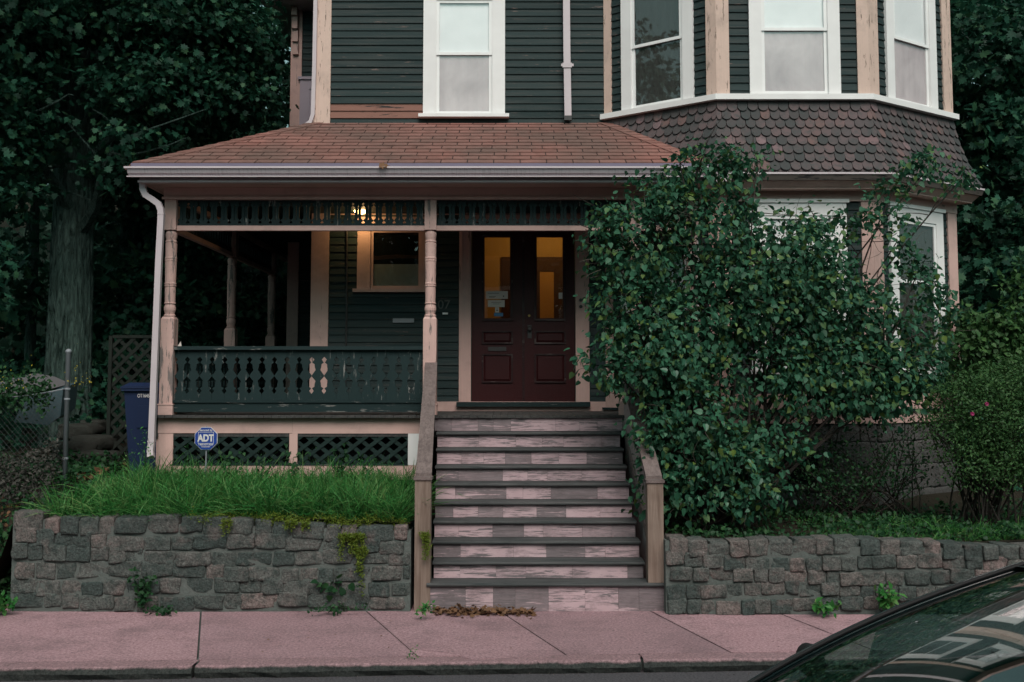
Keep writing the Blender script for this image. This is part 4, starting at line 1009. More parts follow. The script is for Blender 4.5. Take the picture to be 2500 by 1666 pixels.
for x_ in (xa+.04, xb-.09): MB().tube([(x_, yb_-.08, gb+.1), (x_+.05, yb_-.08, gb+.1)], .1, 16).build('wheel', M['rubber'], bn)
q = at(354, 967, 12.74); put('lettering', text_mesh('OT164547', .052, M['sign_white'], .0005, .0006), bn, upright((q.x, ya-.002, q.z)) @ Matrix.Diagonal((.82, 1.15, 1, 1)))
# chain-link fence with sagging mesh
fy = 12.0; fp = at(163, 1000, fy).x; gz = hgt(fp, fy)
fe = thing('chain_link_fence', (fp, fy, gz), 'sagging chain-link fence on a grey steel post, overgrown with vines', 'fence')
MB().lathe([(.028, gz-.2), (.028, Z(862, fy)), (.034, Z(861, fy)), (.034, Z(857, fy)), (.02, Z(853, fy)), (.005, Z(852, fy))], fp, fy, 14).build('post', M['zinc'], fe, True)
for py in (950, 975, 1120): MB().lathe([(.031, Z(py, fy)-.012), (.034, Z(py, fy)-.006), (.034, Z(py, fy)+.006), (.031, Z(py, fy)+.012)], fp, fy, 14).build('band', M['zinc'], fe)
wm = MB(); tz = lambda x: Z(948, fy) - .05*math.sin((fp-x)*2.2)*2
k = 0; pt = .062
x = fp-1.6
while x < fp+1.2:
    for sg_ in (1, -1):
        seg = []
        for i in range(24):
            zz_ = gz-.02 + i*.05; xx = x + sg_*(i*.05)*.9
            if fp-1.45 < xx < fp-.03 and zz_ < tz(xx): seg.append((xx, fy-.01+.012*(sg_) + .03*math.sin(xx*5+zz_*3), zz_))
        if len(seg) > 1: wm.tube(seg, .0016, 3)
    x += pt
tag(wm.build('wire_mesh', M['wire'], fe), kind='stuff')
MB().tube([(fp-1.45+.1*i, fy-.0+.02*math.sin(i), tz(fp-1.45+.1*i)) for i in range(15)], .008, 6).build('tension_wire', M['zinc'], fe)
# grey-blue plastic tub behind the fence
pp = [(34, 1031), (64, 963), (154, 950), (147, 1017), (117, 1038)]; tb = [at(a, b, 12.5) for a, b in pp]
tub = thing('plastic_tub', (tb[0].x+.2, 12.8, tb[0].z), 'overturned blue-grey plastic tub behind the chain-link fence', 'tub')
MB().prism([(p.x, p.z) for p in tb], lambda p: (p[0], 12.5, p[1]), lambda p: (p[0]-.05, 13.05, p[1]+.08)).build('body', M['tarp'], tub)
ll = [at(a, b, 12.47) for a, b in ((-20, 935), (40, 921), (90, 930), (131, 948), (60, 961), (-20, 968))]
MB().prism([(p.x, p.z) for p in ll], lambda p: (p[0], 12.47, p[1]), lambda p: (p[0]-.02, 13.0, p[1]+.05)).build('rim', M['tarp_lid'], tub)
# garden lattice screen
ly = 14.0; lx0, lx1 = X(268, ly, 950), X(392, ly, 950); lz0, lz1 = hgt(lx0, ly)-.02, Z(826, ly)
gl = thing('lattice_screen', ((lx0+lx1)/2, ly, lz0), 'tall dark wooden lattice screen behind the blue bin', 'lattice')
MB().box(lx0-.02, lx0+.025, ly-.03, ly+.03, lz0-.1, lz1+.03).build('post', M['lattice2'], gl)
MB().box(lx0+.026, lx1, ly-.02, ly+.02, lz1, lz1+.04).build('top_rail', M['lattice2'], gl)
lattice(gl, Matrix.Translation((0, ly-.01, 0)), lx0+.026, lx1, lz0, lz1-.001, 'lattice2', .17, .048, .009, 1.0)
# rocks by the tree
for k, (px, py, s, Y) in enumerate(((195, 1000, .5, 14.3), (235, 1040, .55, 14.0), (185, 1060, .5, 13.7), (215, 1090, .45, 13.5), (255, 1085, .4, 13.6), (170, 1100, .4, 13.3), (240, 985, .4, 14.6))):
    p = at(px, py, Y); zz_ = hgt(p.x, Y)+.06 + max(0, (1100-py))*.0028
    o = put('rock', rock_mesh('rock', 300+k, M['rock'], 4.5, .2, 6), None, Matrix.Translation((p.x, Y, zz_)) @ Matrix.Rotation(k*1.3, 4, 'Z') @ Matrix.Diagonal((s, s*.8, s*.42, 1)))
    tag(o, ['topmost flat rock of the heap beside the big maple trunk', 'widest dark rock of the heap in front of the lattice screen', 'dark rock in the middle of the heap beside the fence post', 'low rock at the front of the heap, facing the path', 'small rock at the foot of the lattice screen', 'small rock at the foot of the steel fence post', 'small rock highest against the lattice screen'][k], 'rock', 'rocks heaped beside the big tree')
# papers on the door glass
def sheet(px0, px1, py0, py1, mat, name, label, cat, ink=()):
    y = YW+.037; a, b = at(px0, py1, y), at(px1, py0, y)
    s = thing(name, ((a.x+b.x)/2, y, a.z), label, cat)
    MB().box(a.x, b.x, y-.001, y, a.z, b.z).build('sheet', M[mat], s)
    if ink:
        q = MB()
        for u0, u1, v0, v1 in ink: q.box(a.x+(b.x-a.x)*u0, a.x+(b.x-a.x)*u1, y-.0018, y-.0011, a.z+(b.z-a.z)*v0, a.z+(b.z-a.z)*v1)
        tag(q.build('print', M['ink'], s), kind='stuff')
sheet(1186, 1240, 711, 730, 'paper', 'notice', 'wide white notice taped to the left door glass, topmost of three', 'notice', ((.1, .6, .68, .72), (.15, .45, .28, .33), (.15, .4, .16, .2), (.78, .83, .25, .42)))
sheet(1191, 1232, 733, 750, 'paper', 'notice', 'cream note with torn top taped to the door glass below the wide notice', 'notice', ((.3, .7, .42, .46), (.2, .8, .62, .66)))
sheet(1209, 1218, 751, 763, 'sign_white', 'notice', 'narrow white slip with a black arrow on the left door glass', 'notice', ((.42, .58, .25, .9), (.25, .75, .3, .42)))
sheet(1206, 1228, 764, 773, 'sticker', 'sticker', 'small blue and white sticker at the bottom of the left door glass', 'sticker')
sheet(1364, 1373, 715, 730, 'sign_white', 'sticker', 'pale sticker on the edge of the right door glass', 'sticker')
# scrap on the porch rail, leaf in the gutter
q = at(438, 846, YP-.02); tag(MB()._add([(q.x-.022, q.y, q.z+.002), (q.x+.022, q.y+.01, q.z+.002), (q.x+.01, q.y+.03, q.z+.002), (q.x+.012, q.y+.008, q.z+.06)], [(0,1,3), (1,2,3), (2,0,3), (0,2,1)]).build('paper_cone', M['paper']), 'small pale folded paper cone on the end of the porch handrail', 'paper')
LEAF_MAPLE = ([(0,0,0),(.08,.10,.02),(.02,.34,.05),(.24,.26,.03),(.42,.52,.02),(.50,.24,.02),(.78,.28,0),(.74,.10,.0),(1.0,0,-.04),(.74,-.10,0),(.78,-.28,0),(.50,-.24,.02),(.42,-.52,.02),(.24,-.26,.03),(.02,-.34,.05),(.08,-.10,.02),(.40,0,-.03)],
              [(16,k,(k+1)) for k in range(15)] + [(16,15,0)])
LEAF_HEART = ([(0,0,0),(-.05,.20,.05),(.22,.40,.07),(.60,.27,.03),(1.0,0,-.10),(.60,-.27,.03),(.22,-.40,.07),(-.05,-.20,.05),(.45,0,-.03)], [(8,0,1,2),(8,2,3),(8,3,4),(8,4,5),(8,5,6),(8,6,7,0)])
LEAF_OVAL = ([(0,0,0),(.35,.26,.05),(1,0,-.04),(.35,-.26,.05)], [(0,2,1),(0,3,2)])
q = at(935, 404, 11.955)
o = put('fallen_leaf', (lambda me: me)(bpy.data.meshes.new('fallen_leaf')), None, Matrix.Translation((q.x-.05, 11.95, gz1+.02)) @ Matrix.Rotation(.9, 4, 'X') @ Matrix.Scale(.13, 4))
o.data.from_pydata(LEAF_MAPLE[0], [], LEAF_MAPLE[1]); o.data.materials.append(M['dead_leaf']); tag(o, 'single brown maple leaf caught on the porch gutter', 'leaf')

# ================================================================ foliage
def nrmz(a): return a/np.maximum(np.linalg.norm(a, axis=1, keepdims=True), 1e-9)
def leaves(name, mat, P, D, N, S, tpl, parent=None, smooth=False):
    T_ = np.array(tpl[0], float); fs = tpl[1]; n = len(P); k = len(T_)
    d = nrmz(D); b = nrmz(np.cross(N, d)); nn = np.cross(d, b); S = np.asarray(S).reshape(-1, 1, 1)
    V = P[:, None, :] + S*(T_[None, :, 0:1]*d[:, None, :] + T_[None, :, 1:2]*b[:, None, :] + T_[None, :, 2:3]*nn[:, None, :])
    lt = np.array([len(f) for f in fs]); fl_ = np.concatenate([np.array(f) for f in fs]); L_ = len(fl_)
    O = V.reshape(-1, 3).mean(0); O[2] = V.reshape(-1, 3)[:, 2].min()
    me = bpy.data.meshes.new(name); me.vertices.add(n*k); me.vertices.foreach_set('co', (V.reshape(-1, 3)-O).ravel().astype(np.float32))
    me.loops.add(n*L_); me.loops.foreach_set('vertex_index', (fl_[None, :]+(np.arange(n)*k)[:, None]).ravel().astype(np.int32))
    tot = np.tile(lt, n); st_ = np.concatenate([[0], np.cumsum(tot)[:-1]])
    me.polygons.add(len(tot)); me.polygons.foreach_set('loop_start', st_.astype(np.int32)); me.polygons.foreach_set('loop_total', tot.astype(np.int32))
    me.update(calc_edges=True); me.materials.append(M[mat])
    return put(name, me, parent, Matrix.Translation(Vector(O)))
def cloud(rg, lobes, n, clump=22, sig=.13, shell=.45, droop=.55, flat_z=.75):
    """leaf positions in clumps spread through ellipsoids; lobes: (cx,cy,cz, rx,ry,rz)"""
    lobes = np.array(lobes, float); vol = lobes[:, 3]*lobes[:, 5]*np.sqrt(lobes[:, 4]) + .0035*(lobes[:, 3] < .12); nc = max(1, n//clump)
    idx = rg.choice(len(lobes), nc, p=vol/vol.sum()); v = nrmz(rg.normal(size=(nc, 3))); r = (shell + (1-shell)*rg.uniform(0, 1, nc)**.6)[:, None]
    C = lobes[idx, :3] + v*r*lobes[idx, 3:]
    P = np.repeat(C, clump, 0) + rg.normal(size=(nc*clump, 3))*sig*np.array([1, 1, flat_z]); out = nrmz(np.repeat(v, clump, 0))
    m = len(P); D = out*.5 + rg.normal(size=(m, 3))*.6 + np.array([0, 0, -droop]); N = out*.6 + np.array([0, 0, .7]) + rg.normal(size=(m, 3))*.45
    return P, D, N
def lobe(px, py, rx, ry, Y, dep):
    p = at(px, py, Y); return (p.x, Y, p.z, rx/F*Y, dep, ry/F*Y)
def branch(s, a, b, r0, r1, rr, bend=.15, n=6):
    a, b = Vector(a), Vector(b); L_ = (b-a).length; o1_, o2_ = (Vector((rr.gauss(0, 1), rr.gauss(0, 1), rr.gauss(0, .6)))*bend*L_ for _ in range(2)); pts_ = []
    for i in range(n+1):
        t = i/n; pts_.append(a.lerp(b, t) + o1_*(math.sin(t*math.pi)*.6) + o2_*(math.sin(t*2*math.pi)*.25))
    s.tube(pts_, [r0+(r1-r0)*i/n for i in range(n+1)], 6); return pts_
def trunk_mesh(x, y, z0, z1, r0, r1, lean, seed, seg=84, n=110):
    rg = random.Random(seed); ph = [rg.uniform(0, 6.28) for _ in range(12)]; s = MB()
    def fn(u, v):
        a = 2*math.pi*u; z = z0+(z1-z0)*v; r = r0+(r1-r0)*v**.8 + r0*.22*math.exp(-v*(z1-z0)/.35)
        ridge = .07*abs(math.sin(a*13+1.6*math.sin(z*2.1+ph[0])+ph[1])) + .05*math.sin(a*23+2*math.sin(z*3.3+ph[2])) + .04*math.sin(a*2+z*.6+ph[3])
        r *= 1+ridge; return (x+lean[0]*(z-z0)+r*math.cos(a), y+lean[1]*(z-z0)+r*math.sin(a), z)
    return s.grid(fn, seg, n)
def tree(name, label, x, y, r0, r1, H, lobes_, nleaf, size, mat, seed, lean=(0, 0), tpl=LEAF_MAPLE, clump=26, sig=.28, group=None, limbs=6):
    z0 = hgt(x, y)-.1; t = thing(name, (x, y, z0), label, 'tree', group); rr = random.Random(seed); rg = np.random.RandomState(seed)
    tr = trunk_mesh(x, y, z0, z0+H, r0, r1, lean, seed); tk = tr.build('trunk', M['bark'], t, True)
    for k in range(min(limbs, len(lobes_))):
        l = lobes_[k]; zs = max(z0+1.5, min(z0+H*.97, l[2]-1.2)); s = MB()
        b0_ = (x+lean[0]*(zs-z0), y+lean[1]*(zs-z0), zs); ps = branch(s, b0_, l[:3], r1*.55, .02, rr, .08)
        for _ in range(5):
            p = rr.choice(ps[2:]); branch(s, p, Vector(p)+Vector((rr.gauss(0, .6), rr.gauss(0, .6), rr.gauss(.1, .4))), .02, .006, rr, .15, 4)
        s.build('limb', M['bark'], t)
    P, D, N = cloud(rg, lobes_, nleaf, clump, sig, .55, .35, .32)
    leaves('crown', mat, P, D, N, rg.uniform(.5, 1.3, len(P))*size, tpl, t)
    return t
# big maple by the fence
tree('maple_tree', 'big maple with a thick furrowed trunk behind the chain-link fence', X(166, 15.6, 900), 15.6, .33, .19, 9.0,
     [lobe(60, 70, 150, 100, 14.6, .9), lobe(370, 210, 140, 110, 14.6, .8), lobe(30, 290, 100, 120, 14.2, .8), lobe(315, 335, 70, 55, 14.3, .45), lobe(470, 90, 170, 140, 14.9, 1.0), lobe(560, 50, 80, 100, 15.4, .7), lobe(540, 220, 95, 90, 15.2, .7), lobe(40, 60, 140, 140, 14, .8), lobe(262, 430, 30, 40, 14.2, .25), lobe(20, 480, 60, 80, 14, .5), lobe(360, 20, 150, 100, 14.4, .8), lobe(190, 30, 80, 70, 14.4, .5), lobe(120, 330, 22, 40, 14.3, .2)],
     19000, .108, 'maple', 11, (.004, .0), sig=.2, limbs=8)
tree('slim_tree', 'slimmer dark tree standing behind the big maple', X(322, 19.5, 500), 19.5, .24, .15, 11.0,
     [lobe(420, 330, 170, 120, 18.6, 1.2), lobe(560, 330, 130, 90, 18.5, 1.0), lobe(500, 120, 200, 130, 18.5, 1.2), lobe(600, 200, 75, 120, 19, .8), lobe(330, 460, 110, 70, 18.8, .9), lobe(560, 40, 90, 90, 19, .8)],
     10500, .13, 'maple', 12, (.006, 0), sig=.26, limbs=5)
tree('thin_tree', 'thin dark sapling trunk left of the big maple', X(82, 17.5, 600), 17.5, .085, .05, 7.5,
     [lobe(60, 250, 120, 110, 17.2, .9), lobe(140, 160, 120, 100, 17.4, .9), lobe(20, 420, 80, 80, 17, .7), lobe(30, 700, 90, 110, 16.8, .6)], 3600, .15, 'maple', 13, (.002, 0), sig=.25, limbs=3)
tree('broad_tree', 'broad leafy tree seen through the side of the porch', -5.4, 22.0, .22, .12, 7.5,
     [lobe(600, 700, 120, 110, 19.8, .7), lobe(500, 640, 100, 90, 19.5, .7), lobe(470, 780, 90, 80, 19.5, .7), lobe(640, 800, 90, 70, 20, .7), lobe(330, 640, 120, 120, 20, .9), lobe(310, 800, 100, 80, 19.5, .7), lobe(560, 560, 150, 90, 20, 1), (-6.3, 17.4, 3.2, .9, .8, 1.2), (-6.6, 18.4, 5.4, 1.1, .9, 1.2), (-5.8, 17.6, 6.6, .9, .8, .9), (-7.2, 13.3, 3.6, .8, .7, 1.0), (-7.4, 13.6, 5.3, .9, .8, .9), (-6.0, 18.8, 2.2, .9, .7, .8)], 11500, .15, 'maple', 14, sig=.25, limbs=5)
tree('unseen_shade_tree', 'large unseen tree left of the yard, added to shade the side of the porch', -9.6, 11.6, .3, .18, 7.0,  # out-of-frame tree, added and shaped to keep light off the side porch
     [(-9.6+dx_, 11.2+dy_, 7.6+dz_, 1.8, 1.6, 1.2) for dx_, dy_, dz_ in ((0, 0, 0), (1.6, .6, .6), (-1.5, .5, .4), (.8, -1.2, 1.0), (1.8, 2.4, 1.2), (-.5, 2.2, 1.4), (0, .4, 2.2), (2.2, -.4, 1.8), (3.6, 1.6, 2.0), (4.2, 3.2, 2.6), (3.0, 4.4, 2.8))], 7500, .22, 'maple', 16, sig=.35, limbs=7)
# trees right of the house
tree('maple_tree', 'dark leafy tree rising right of the bay window', 9.3, 19.5, .26, .15, 10.0,
     [lobe(2400, 140, 130, 150, 18, 1.1), lobe(2440, 330, 120, 120, 17.8, 1.0), lobe(2400, 520, 120, 110, 17.5, .9), lobe(2480, 620, 110, 120, 17.2, .9), lobe(2420, 740, 110, 110, 17, .8), lobe(2560, 400, 120, 200, 18, 1), lobe(2560, 120, 130, 200, 18.4, 1), lobe(2380, 640, 90, 120, 18, .8)],
     9500, .155, 'maple', 15, sig=.24, limbs=7)
# the wood behind everything
rg = np.random.RandomState(77); wl_ = []
for k in range(46):
    xx = rg.uniform(-24, -1.5); wl_.append((xx, rg.uniform(23.5, 30), rg.uniform(2.0, 14.5), rg.uniform(1.6, 2.6), 1.4, rg.uniform(1.4, 2.2)))
for k in range(30):
    xx = rg.uniform(6.6, 24); wl_.append((xx, rg.uniform(23, 30), rg.uniform(1.5, 14), rg.uniform(1.6, 2.6), 1.4, rg.uniform(1.4, 2.2)))
for k in range(26): wl_.append((rg.uniform(-20, -2), rg.uniform(21.5, 24), rg.uniform(1.5, 6.5), rg.uniform(1.2, 1.8), .9, 1.2))
P, D, N = cloud(rg, wl_, 62000, 30, .45, .2)
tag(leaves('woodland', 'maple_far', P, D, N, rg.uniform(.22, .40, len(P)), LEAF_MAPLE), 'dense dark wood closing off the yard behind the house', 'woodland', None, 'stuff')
# the far side of the street, behind the viewer: seen only mirrored in panes, and shading the porch from the low sky
OPP = ['round-crowned street tree across the road facing the porch', 'tall street tree across the road mirrored in the bay windows', 'street tree across the road beyond the parked car', 'leaning street tree across the road opposite the taller wall', 'wide street tree across the road at the far end of the block', 'short street tree across the road near the left neighbour']
for k, (x_, y_, h_) in enumerate(((-4.5, -9, 11), (3.2, -10, 13), (10.5, -9, 12), (-12, -9.5, 12), (18, -10, 12), (-20, -9, 11))):
    rgk = np.random.RandomState(900+k)
    tree('street_tree', OPP[k], x_, y_, .24, .14, h_*.6,
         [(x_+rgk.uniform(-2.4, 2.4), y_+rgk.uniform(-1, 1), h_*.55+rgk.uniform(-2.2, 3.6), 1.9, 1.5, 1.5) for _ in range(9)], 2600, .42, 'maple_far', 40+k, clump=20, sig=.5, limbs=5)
def far_house(x0, x1, h, mat, label):
    fh = thing('house', ((x0+x1)/2, -17, 0), label, 'house'); FB = Fr((x1, -15), (x0, -15)); L_ = x1-x0
    MB(FB.M).box(0, L_, 0, 7, -.2, h).build('wall', M[mat], fh)
    MB(FB.M)._add([(-.4, -.4, h), (L_+.4, -.4, h), (L_+.4, 7.4, h), (-.4, 7.4, h), (L_/2, -.4, h+3), (L_/2, 7.4, h+3)], [(0,1,4), (1,2,5,4), (2,3,5), (3,0,4,5)]).build('roof', M['shingle'], fh)
    for zf in (1.3, 4.3):
        for k in range(3):
            c = L_*(k+.5)/3; w = MB(FB.M).box(c-.6, c+.6, -.05, -.001, zf, zf+1.7).build('window', M['white'], fh)
            MB(FB.M).box(c-.45, c+.45, -.06, -.051, zf+.15, zf+1.55).build('pane', M['black'], w)
far_house(-13, -4, 7.5, 'dark_h', 'dark gabled house across the road from the porch')
far_house(-2, 7, 8, 'tarp', 'grey-blue gabled house across the road behind the tall street tree')
far_house(9, 18, 7.5, 'cream_h', 'cream gabled house across the road beyond the parked car')

# ---- lilac bush
rg = np.random.RandomState(5); rr = random.Random(5)
LB = [lobe(1560, 590, 120, 110, 11.2, .40), lobe(1650, 490, 90, 70, 11.3, .35), lobe(1700, 420, 75, 50, 11.35, .25), lobe(1810, 400, 40, 30, 11.4, .15), lobe(1750, 560, 130, 100, 11.3, .45), lobe(1560, 760, 120, 110, 11.2, .45), lobe(1500, 640, 70, 70, 11.2, .3),
      lobe(1490, 890, 75, 60, 11.0, .3), lobe(1620, 900, 130, 100, 11.1, .45), lobe(1770, 730, 170, 130, 11.3, .5), lobe(1930, 620, 110, 90, 11.5, .45), lobe(1900, 760, 140, 120, 11.4, .5), lobe(2060, 740, 120, 110, 11.6, .45),
      lobe(2010, 880, 140, 80, 11.5, .45), lobe(2160, 890, 120, 80, 11.7, .4), lobe(2290, 800, 50, 60, 11.8, .2), lobe(1830, 900, 170, 70, 11.3, .45), lobe(1700, 1020, 130, 90, 11.0, .4), lobe(1760, 1130, 130, 80, 11.0, .4), lobe(1690, 1180, 80, 70, 10.9, .3), lobe(1880, 1080, 90, 70, 11.1, .3), lobe(1830, 1210, 80, 50, 11.0, .3),
      lobe(2090, 560, 60, 40, 11.7, .25), lobe(2190, 590, 55, 60, 11.8, .22), lobe(2250, 430, 45, 30, 11.9, .15), lobe(2340, 445, 45, 32, 11.9, .15), lobe(2180, 470, 35, 28, 11.9, .12), lobe(2230, 690, 60, 60, 11.8, .22), lobe(1450, 570, 35, 40, 11.2, .15), lobe(2100, 960, 110, 50, 11.5, .35), lobe(1600, 1040, 60, 60, 10.95, .25), lobe(1640, 830, 160, 130, 11.1, .45), lobe(1840, 640, 150, 120, 11.3, .45), lobe(1980, 700, 120, 120, 11.5, .45), lobe(1715, 385, 28, 34, 11.35, .12), lobe(1790, 425, 42, 40, 11.35, .16), lobe(1850, 395, 34, 34, 11.4, .12), lobe(1590, 465, 40, 50, 11.3, .16), lobe(1475, 540, 36, 40, 11.25, .14), lobe(1660, 400, 26, 36, 11.3, .12), lobe(1530, 480, 30, 45, 11.3, .12), lobe(1990, 540, 36, 40, 11.6, .14), lobe(2150, 830, 110, 80, 11.7, .35), lobe(2210, 950, 80, 50, 11.7, .3), lobe(2080, 900, 130, 70, 11.5, .4), lobe(2250, 890, 70, 70, 11.7, .25), lobe(2120, 990, 110, 40, 11.5, .3), lobe(1960, 960, 90, 60, 11.3, .35), lobe(1640, 1110, 90, 90, 10.95, .3), lobe(1600, 1210, 50, 60, 10.85, .2)]
for _ in range(46):                                       # loose sprays beyond the main mass
    l = LB[rr.randrange(0, 30)]; a_ = rr.uniform(-.5, 3.64); v_ = (math.cos(a_), rr.uniform(-.5, .2), math.sin(a_)); q_ = rr.uniform(1.0, 1.22); w_ = rr.uniform(.05, .11)
    LB.append((l[0]+v_[0]*l[3]*q_, l[1]+v_[1]*l[4], l[2]+v_[2]*l[5]*q_, w_, w_, w_*1.3))
lb0 = Vector((2.15, 11.45, hgt(2.15, 11.45)-.05))
lil = thing('lilac_bush', lb0, 'huge spreading lilac bush hiding the right half of the porch and bay', 'bush')
P, D, N = cloud(rg, LB, 30000, 12, .085, .5, .7)
S = rg.uniform(.032, .088, len(P))
vis = np.argsort(P[:, 1] + rg.uniform(-.12, .12, len(P))); near = vis[:290]; rest = vis[290:]
tag(leaves('foliage', 'lilac', P[rest], D[rest], N[rest], S[rest], LEAF_HEART, lil), kind='stuff')
hm = bpy.data.meshes.new('leaf'); hm.from_pydata(LEAF_HEART[0], [], LEAF_HEART[1])
def m_lilac_obj():
    t = NT('lilac_leaf_single'); c = t.ramp(t.objrnd(), [(0, (.011,.052,.029)), (.35, (.018,.078,.042)), (.7, (.028,.104,.054)), (.95, (.042,.125,.068)), (1, (.11,.17,.03))]); return t.fin(c, .45, spec=.35)
M['lilac1'] = m_lilac_obj(); hm.materials.append(M['lilac1'])
d = nrmz(D[near]); b = nrmz(np.cross(N[near], d)); nn = np.cross(d, b)
for k, i in enumerate(near):
    s_ = S[i]; put('leaf', hm, lil, Matrix(((d[k][0]*s_, b[k][0]*s_, nn[k][0]*s_, P[i][0]), (d[k][1]*s_, b[k][1]*s_, nn[k][1]*s_, P[i][1]), (d[k][2]*s_, b[k][2]*s_, nn[k][2]*s_, P[i][2]), (0,0,0,1))))
for k, l in enumerate(LB[:len(LB)-46]):
    s = MB(); a = lb0 + Vector((rr.uniform(-.25, .25), rr.uniform(-.15, .15), 0)); ps = branch(s, a, l[:3], .028 if l[3] > .3 else .018, .007, rr, .10, 8)
    for _ in range(7):
        p = rr.choice(ps[4:]); q = Vector(p)+Vector((rr.gauss(0, .25), rr.gauss(-.05, .2), rr.gauss(.08, .22))); pq = branch(s, p, q, .006, .002, rr, .12, 4)
    s.build('stem', M['twig'], lil)
s = MB()
for k in range(150):                                     # bare twigs poking out
    l = rr.choice(LB[:24]); v = Vector((rr.gauss(0, 1), -abs(rr.gauss(0, 1)), rr.gauss(.2, 1))).normalized(); c = Vector((l[0]+v.x*l[3]*.8, l[1]+v.y*l[4]*.8, l[2]+v.z*l[5]*.8)); branch(s, c, c+v*rr.uniform(.1, .3)+Vector((0, 0, rr.uniform(-.08, .1))), .003, .001, rr, .15, 4)
tag(s.build('twigs', M['twig_pale'], lil), kind='stuff')
# ---- rose shrub
rs0 = at(2400, 1250, 11.4); ro_ = thing('rose_bush', (rs0.x, 11.4, hgt(rs0.x, 11.4)), 'rounded rose shrub with small leaves and a few magenta flowers', 'bush')
RB = [lobe(2440, 1000, 120, 90, 11.2, .4), lobe(2380, 960, 90, 60, 11.3, .35), lobe(2500, 1080, 130, 100, 11.2, .4), lobe(2350, 1060, 100, 70, 11.3, .35), lobe(2290, 1000, 60, 60, 11.5, .25), lobe(2420, 1130, 110, 70, 11.2, .35), lobe(2560, 960, 100, 100, 11.3, .4), lobe(2480, 930, 90, 60, 11.4, .3)]
P, D, N = cloud(rg, RB, 22000, 16, .075, .3, .1); leaves('foliage', 'rose', P, D, N, rg.uniform(.026, .05, len(P)), LEAF_OVAL, ro_)
s = MB()
for k in range(46):
    l = rr.choice(RB); a = Vector((rs0.x+rr.uniform(-.3, .35), 11.4+rr.uniform(-.15, .15), hgt(rs0.x, 11.4)-.03)); branch(s, a, (l[0]+rr.uniform(-.3, .3), l[1], l[2]), .011, .004, rr, .08, 6)
tag(s.build('stems', M['twig'], ro_), kind='stuff')
for px, py in ((2409, 987), (2374, 1011)):
    p = at(px, py, 10.86); q = MB()
    for k in range(6):
        a = k*1.047; q._add([(p.x, p.y, p.z), (p.x+.018*math.cos(a), p.y-.008, p.z+.018*math.sin(a)), (p.x+.024*math.cos(a+.5), p.y+.002, p.z+.024*math.sin(a+.5)), (p.x+.018*math.cos(a+1), p.y-.008, p.z+.018*math.sin(a+1))], [(0,1,2,3)])
    q.build('flower', M['petal'], ro_)
# tall leafy shrub behind the rose
ts = at(2440, 1150, 13.6); tsh = thing('tall_shrub', (ts.x, 13.6, hgt(ts.x, 13.6)), 'tall loose green shrub between the bay corner and the dark trees', 'bush')
TB = [lobe(2450, 830, 70, 110, 13.4, .3), lobe(2380, 860, 90, 80, 13.5, .35), lobe(2490, 720, 40, 90, 13.4, .2), lobe(2430, 920, 110, 70, 13.3, .35), lobe(2350, 780, 50, 50, 13.6, .2), lobe(2520, 880, 80, 120, 13.4, .3)]
P, D, N = cloud(rg, TB, 4200, 12, .09, .3, .4); leaves('foliage', 'rose', P, D, N, rg.uniform(.05, .09, len(P)), LEAF_HEART, tsh)
s = MB()
for l in TB: branch(s, (ts.x+rr.uniform(-.2, .2), 13.6, hgt(ts.x, 13.6)-.05), l[:3], .02, .006, rr, .08, 6)
s.build('stems', M['twig'], tsh)
# bare brush in front of the foundation
bt = at(2080, 1180, 12.0); brsh = thing('bare_shrub', (bt.x, 12.0, hgt(bt.x, 12)), 'sparse dark twiggy shrub in front of the granite foundation', 'bush')
s = MB(); tips = []
for k in range(60):
    a = Vector((bt.x+rr.uniform(-.55, .75), 12+rr.uniform(-.2, .2), hgt(bt.x, 12)-.03)); e = at(rr.uniform(1920, 2270), rr.uniform(1010, 1190), 11.8+rr.uniform(-.3, .3)); ps = branch(s, a, e, .009, .003, rr, .12, 6); tips += ps[4:]
s.build('stems', M['twig'], brsh)
tp = np.array([tuple(p) for p in tips]); tp = np.repeat(tp, 16, 0) + rg.normal(size=(len(tp)*16, 3))*.09
leaves('foliage', 'ivy', tp, rg.normal(size=tp.shape)+[0, 0, -.3], rg.normal(size=tp.shape)*.5+[0, -.3, .8], rg.uniform(.03, .06, len(tp)), LEAF_OVAL, brsh)

